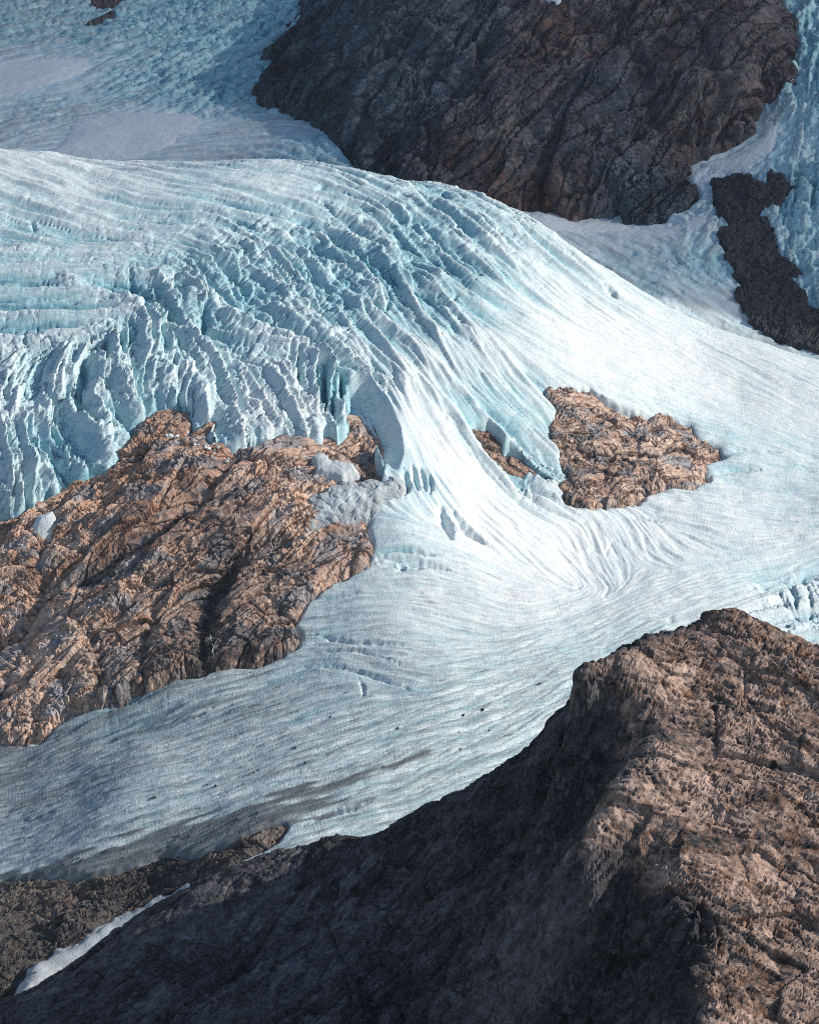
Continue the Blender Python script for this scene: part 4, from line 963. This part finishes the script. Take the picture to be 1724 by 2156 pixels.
rpts = [P(*a) for a in rg] + [PL(*a) for a in [(1300, 1480), (1350, 1575, 4), (1300, 1640, 4), (1250, 1730, 2), (1195, 1795, 0), (1300, 1790, 2), (1230, 1470, 0), (1400, 1850, 3), (1500, 1925, 5), (1480, 2040, 3), (1470, 2156, 3), (1465, 2300), (1450, 1420), (1600, 1500), (1500, 1600), (1724, 1600), (1600, 1700), (1450, 1720), (1724, 1800), (1600, 1850), (1724, 2000), (1600, 2000), (1600, 2156), (1724, 2156), (1950, 1700), (1950, 2156), (1700, 2300), (1950, 1500)]] + [P(*a) for a in [
    (1275, 1580, 1358), (1200, 1600, 1387), (1200, 1690, 1355), (1130, 1820, 1340), (1100, 1700, 1420), (1000, 1780, 1450), (1000, 1900, 1400), (1190, 1900, 1257), (1320, 1900, 1226), (1250, 2030, 1205), (1375, 2000, 1192), (1390, 2100, 1162), (1300, 2156, 1182), (1100, 2000, 1305), (1100, 2156, 1255),
    (900, 1850, 1470), (800, 1900, 1470), (800, 2050, 1390), (700, 2156, 1340), (600, 1950, 1490), (450, 2020, 1470), (350, 2156, 1400), (200, 2090, 1470), (0, 2170, 1450), (1100, 2300, 1190), (700, 2300, 1280), (200, 2300, 1350)]]
for px, py, yy in rg:
    x, y, z = at(px, py, yy)
    rpts.append((x * 1.02, y + 45, z - 34)); rpts.append((x * 1.03, y + 130, z - 135)); rpts.append((x * 1.06, y + 300, z - 330))
S_RIDGE = TPS(rpts, 3e-6)
def GR(pts): return ground(S_RIDGE, pts, y0=900., y1=1720.)
gg = Grid(-.235, .235, 700, np.concatenate([np.linspace(1030, 1500, 390, endpoint=False), np.linspace(1500, 1680, 84)]))
X, Y = gg.X, gg.Y
Zg = gg.smooth_from(S_RIDGE, 6)
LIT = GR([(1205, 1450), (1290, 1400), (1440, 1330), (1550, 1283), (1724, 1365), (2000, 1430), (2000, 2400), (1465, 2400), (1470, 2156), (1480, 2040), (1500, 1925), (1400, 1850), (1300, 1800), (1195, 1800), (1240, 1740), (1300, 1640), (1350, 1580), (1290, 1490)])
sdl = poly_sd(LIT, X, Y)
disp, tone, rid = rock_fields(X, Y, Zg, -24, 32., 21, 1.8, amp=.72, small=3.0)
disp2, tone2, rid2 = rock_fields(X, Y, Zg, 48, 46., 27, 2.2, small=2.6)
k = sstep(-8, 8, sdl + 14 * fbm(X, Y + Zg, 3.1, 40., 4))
scree = gg.coarse(idw(GR([(1000, 1750), (900, 1850), (700, 1850), (500, 1950), (300, 2050), (700, 2050), (1200, 1850), (1080, 1950), (960, 2080), (1150, 1650), (1400, 1950), (850, 1780), (850, 2130), (1250, 2050), (1000, 1900), (450, 2130), (640, 2130), (1600, 1700)]), [.6, .3, .8, .9, .9, .9, 1, 1, .7, .7, 0, .1, .3, .05, .2, .5, .4, 0]), 10)
dd = disp * k + disp2 * (1 - k) * (1 - .75 * np.clip(scree, 0, 1))
dd = dd + 5 * fbm(X, Y, Zg, 60., 4, ridged=True) * (1 - .6 * np.clip(scree, 0, 1))
# gentle shelves on the lit side
nx_, ny_, nz_ = gg.normals(Zg)
rustr = gg.coarse(idw(GR([(1550, 1320), (1640, 1350), (1700, 1750), (1600, 1900), (1500, 1500), (1400, 1600), (1600, 2100), (1000, 2000), (600, 2000), (1300, 2050)]), [.35, .4, .35, .2, .05, .0, .35, .0, .05, .25]), 10)
big = fbm(X, Y + Zg, 6.1, 55., 4)
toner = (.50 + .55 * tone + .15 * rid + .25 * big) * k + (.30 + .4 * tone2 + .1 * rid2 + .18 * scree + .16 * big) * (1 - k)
flank_shade = .08 * k + (1 - k) * (.30 - .25 * scree)  # extra darkening of the shaded flank, less on scree
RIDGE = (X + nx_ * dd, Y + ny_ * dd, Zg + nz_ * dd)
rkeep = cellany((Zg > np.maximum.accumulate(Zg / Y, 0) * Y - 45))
ratt = {"tone": toner, "wet_shade": flank_shade, "rust": rustr, "slate_shade": (1 - k) * .95}  # flank's shade put into the colour: dark and bluish outside LIT
scell = cellmask((scree + .35 * fbm(X, Y, 4.7, 40., 4) > .55) & (k < .2))
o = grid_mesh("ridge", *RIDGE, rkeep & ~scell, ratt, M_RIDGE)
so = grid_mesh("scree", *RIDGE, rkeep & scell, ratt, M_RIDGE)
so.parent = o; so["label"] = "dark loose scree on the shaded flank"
tag(o, "brown rocky ridge in the foreground with a dark shaded flank", None, None, "structure")

# ------------------------------------------------------------------ loose blocks: boulders, stones on the ice, fallen ice
import bmesh
def plain_attr_material(name, col, slate_shade=0.0):
    t = NT(name)
    c = t.mix(t.noise(.6, 6, .8), tuple(.55 * v for v in col), tuple(min(1, 1.5 * v) for v in col))
    t.bump(t.noise(1.2, 6, .8), .6, .4)
    return t.done(c, .9, .15)
M_BOULDER = plain_attr_material("boulder_rock", (.085, .085, .09))
M_STONE = plain_attr_material("stone_on_ice", (.07, .07, .075))
M_BLOCK = plain_attr_material("block_ice", (.62, .72, .75))

def block_mesh(name, seed, mat, cuts=9, flat=.7):
    """angular block: a sphere of points cut down by random planes"""
    r = np.random.default_rng(seed)
    bm = bmesh.new()
    bmesh.ops.create_icosphere(bm, subdivisions=2, radius=1.0)
    for _ in range(cuts):
        n = Vector(r.normal(size=3)); n.normalize()
        bmesh.ops.bisect_plane(bm, geom=bm.verts[:] + bm.edges[:] + bm.faces[:], plane_co=n * float(r.uniform(.45, .8)), plane_no=n, clear_outer=True)
        es = [e for e in bm.edges if e.is_boundary]
        if es: bmesh.ops.holes_fill(bm, edges=es, sides=0)
    bmesh.ops.scale(bm, vec=Vector((float(r.uniform(.8, 1.3)), float(r.uniform(.7, 1.1)), flat)), verts=bm.verts)
    me = bpy.data.meshes.new(name); bm.to_mesh(me); bm.free()
    me.materials.append(mat)
    return me

def scatter(name, surf, poly, n, smin, smax, meshes, label, cat, group, seed, sink=.35):
    r = np.random.default_rng(seed)
    Xs, Ys, Zs = surf
    sd = poly_sd(poly, Xs, Ys).ravel()
    cand = np.where(sd > 2)[0]
    if len(cand) == 0: print('no ground for', label); return
    pick = r.choice(cand, min(n, len(cand)), replace=False)
    for k, i in enumerate(pick):
        o = bpy.data.objects.new(name, meshes[k % len(meshes)])
        sz = smin + (smax - smin) * float(r.random()) ** 2.2
        o.location = (Xs.ravel()[i], Ys.ravel()[i], Zs.ravel()[i] + sz * sink)
        o.rotation_euler = (float(r.uniform(-.4, .4)), float(r.uniform(-.4, .4)), float(r.uniform(0, 6.28)))
        o.scale = (sz, sz, sz)
        COL.objects.link(o)
        tag(o, label, cat, group)

BM = [block_mesh("boulder", 40 + k, M_BOULDER) for k in range(6)]
SM = [block_mesh("stone", 60 + k, M_STONE) for k in range(4)]
IM = [block_mesh("ice_block", 80 + k, M_BLOCK, 7, .8) for k in range(5)]
M_WATER = plain_attr_material("white_water", (.40, .44, .46))
def stream(pts, width):
    """thin meltwater thread running down the left outcrop: a flattened tube laid on the rock"""
    Xs, Ys, Zs = LROCK
    dep = Ys * CP + Zs * SP
    pu = PW / 2 + FPX * Xs / dep; pv = PH / 2 - FPX * (-SP * Ys + CP * Zs) / dep
    way = []
    for a, b in pts:
        near = np.where((np.abs(pu - a) < 4) & (np.abs(pv - b) < 4))
        if len(near[0]) == 0: continue
        j = np.argmin(dep[near]); i = (near[0][j], near[1][j])
        way.append(Vector((Xs[i], Ys[i] - .5, Zs[i] + .5)))
    if len(way) < 2: return
    vs = []; fs = []
    for q, p in enumerate(way):
        w = width * (.6 + .4 * ((q * 7) % 3) / 2)
        vs += [(p.x - w, p.y + .3, p.z), (p.x, p.y - .5, p.z + .3), (p.x + w, p.y + .3, p.z), (p.x, p.y + 1.2, p.z - .9)]
        if q:
            o_ = q * 4
            for e in range(4): fs.append((o_ - 4 + e, o_ - 4 + (e + 1) % 4, o_ + (e + 1) % 4, o_ + e))
    me = bpy.data.meshes.new("meltwater_stream"); me.from_pydata(vs, [], fs); me.update(); me.materials.append(M_WATER)
    o = bpy.data.objects.new("meltwater_stream", me); COL.objects.link(o); o.parent = lr
    o["label"] = "thin white meltwater thread on the damp dark rock"
stream([(440, 1327), (441, 1335), (443, 1343), (446, 1351), (448, 1359), (449, 1367), (447, 1375)], .5)
stream([(490, 1180), (488, 1190), (486, 1200), (488, 1210), (486, 1220), (484, 1228)], .45)
scatter("boulder", RIDGE, GR([(420, 1900), (620, 1830), (760, 1850), (820, 1960), (760, 2120), (500, 2140), (300, 2060)]), 90, .7, 2.6, BM, "small dark boulder on the shaded scree slope at bottom left", "boulder", "boulders on the shaded scree", 3)
scatter("boulder", RIDGE, GR([(980, 1690), (1090, 1650), (1190, 1680), (1130, 1760), (1010, 1800)]), 45, .7, 2.2, BM, "small dark boulder on the shaded slope below the ridge notch", "boulder", "boulders below the ridge notch", 5)
M_PALE = plain_attr_material("pale_boulder_rock", (.30, .225, .185))
PM = [block_mesh("boulder", 50 + k, M_PALE) for k in range(5)]
scatter("boulder", RIDGE, GR([(1380, 1600), (1560, 1450), (1724, 1500), (1724, 2140), (1520, 2140), (1530, 1930), (1420, 1800)]), 70, .5, 2.0, PM, "pale brown boulder on the sunlit face of the near ridge", "boulder", "boulders on the sunlit ridge", 17)
scatter("stone", GLAC, G([(640, 1480), (1000, 1420), (1190, 1360), (1130, 1500), (900, 1650), (500, 1700), (300, 1680)]), 30, .5, 2.4, SM, "dark stone lying on the streaked lower ice", "stone", "stones on the lower glacier", 8)
scatter("stone", GLAC, G([(60, 1838), (200, 1795), (400, 1745), (560, 1700), (640, 1690), (520, 1755), (400, 1795), (250, 1830)]), 55, .4, 2.2, SM, "dark stone embedded in the moraine band at lower left", "stone", "stones in the moraine band", 18)
scatter("ice_block", GLAC, G([(1050, 905), (1100, 930), (1160, 960), (1180, 1010), (1120, 990), (1060, 950)]), 26, 2., 6., IM, "pale ice block in the broken gap left of the tan outcrop", "ice block", "ice blocks beside the tan outcrop", 11, .2)
scatter("ice_block", LROCK, G([(405, 912), (440, 905), (490, 945), (480, 962), (420, 955), (380, 940), (330, 930), (340, 905)]), 24, 1.5, 4.5, IM, "pale ice block fallen on rock under the icefall pocket", "ice block", "ice blocks under the icefall", 12, .2)
scatter("ice_block", LROCK, G([(640, 1120), (650, 1060), (700, 1015), (760, 1025), (800, 1040), (770, 1085), (700, 1118)]), 22, 1.5, 4.5, IM, "grey ice block lying about the snow apron beside the tongue", "ice block", "ice blocks on the snow apron", 13, .6)

# ------------------------------------------------------------------ unseen cloudbank added at right to dim the sun on the upper glacier
def sun_dimmer_cloud(label):
    n = 70
    u = np.linspace(0, 1, n); vv = np.linspace(0, 2 * np.pi, n, endpoint=False)
    verts = []; faces = []
    # a lens standing along the boundary of the shaded ground, seen from the sun
    U, V = np.meshgrid(np.linspace(-1, 1, n), np.linspace(-1, 1, n))
    def side(sg):
        z = 830 + V * 930
        yb = np.interp(z, [0, 200, 725, 1100, 1800], [3030, 3130, 3400, 3470, 3600])
        y = yb + (U * .5 + .5) * 1900
        edge = np.clip(np.minimum(1 - np.abs(U), 1 - np.abs(V)) * 6, 0, 1) ** .5
        puff = fbm(y, z, 3.3, 420., 4) * 90
        x = 2300 + sg * (edge * (190 + puff)) + (y - 4000) * .1
        jy = fbm(z, y, 5.5, 260., 4) * 50 * (np.abs(U) > .9)
        return np.stack([x, y + jy, z], 2).reshape(-1, 3)
    A = side(-1); B = side(1)
    idx = np.arange(n * n).reshape(n, n)
    f = np.stack([idx[:-1, :-1], idx[:-1, 1:], idx[1:, 1:], idx[1:, :-1]], 2).reshape(-1, 4)
    me = bpy.data.meshes.new("sun_dimmer_cloud")
    me.from_pydata(np.concatenate([A, B]).tolist(), [], f.tolist() + (f[:, ::-1] + n * n).tolist())
    me.update(); me.polygons.foreach_set("use_smooth", np.ones(len(me.polygons), bool))
    m = bpy.data.materials.new("sun_dimmer_vapour"); m.use_nodes = True
    t = m.node_tree; t.nodes.remove(t.nodes["Principled BSDF"])
    tr = t.nodes.new("ShaderNodeBsdfTransparent"); tl = t.nodes.new("ShaderNodeBsdfTranslucent"); mx = t.nodes.new("ShaderNodeMixShader")
    tl.inputs[0].default_value = (.9, .92, .95, 1)
    mx.inputs[0].default_value = .48
    t.links.new(tr.outputs[0], mx.inputs[1]); t.links.new(tl.outputs[0], mx.inputs[2]); t.links.new(mx.outputs[0], t.nodes["Material Output"].inputs[0])
    me.materials.append(m)
    o = bpy.data.objects.new("sun_dimmer_cloud", me); COL.objects.link(o)
    tag(o, label, None, None, "structure")
sun_dimmer_cloud("thin white cloudbank added out of view at right to dim the sun")

# ------------------------------------------------------------------ the air
HAZE = 6.0e-6
if HAZE > 0:
    hm = bpy.data.materials.new("haze_air"); hm.use_nodes = True
    t = hm.node_tree; t.nodes.remove(t.nodes["Principled BSDF"])
    v = t.nodes.new("ShaderNodeVolumePrincipled")
    v.inputs["Color"].default_value = (.72, .86, 1.0, 1); v.inputs["Density"].default_value = HAZE; v.inputs["Anisotropy"].default_value = 0.0
    t.links.new(v.outputs[0], t.nodes["Material Output"].inputs["Volume"])
    bx0, bx1, by0, by1, bz0, bz1 = -1700., 1700., -300., 5000., -1300., 700.
    vs = [(x, y, z) for x in (bx0, bx1) for y in (by0, by1) for z in (bz0, bz1)]
    me = bpy.data.meshes.new("haze"); me.from_pydata(vs, [], [(0, 1, 3, 2), (4, 6, 7, 5), (0, 4, 5, 1), (2, 3, 7, 6), (0, 2, 6, 4), (1, 5, 7, 3)]); me.update()
    me.materials.append(hm)
    hz = bpy.data.objects.new("haze", me); COL.objects.link(hz); hz["kind"] = "stuff"

print('built', round(time.time() - T0, 1), 's; tris', sum(len(o.data.polygons) * 2 for o in bpy.data.objects if o.type == 'MESH'))
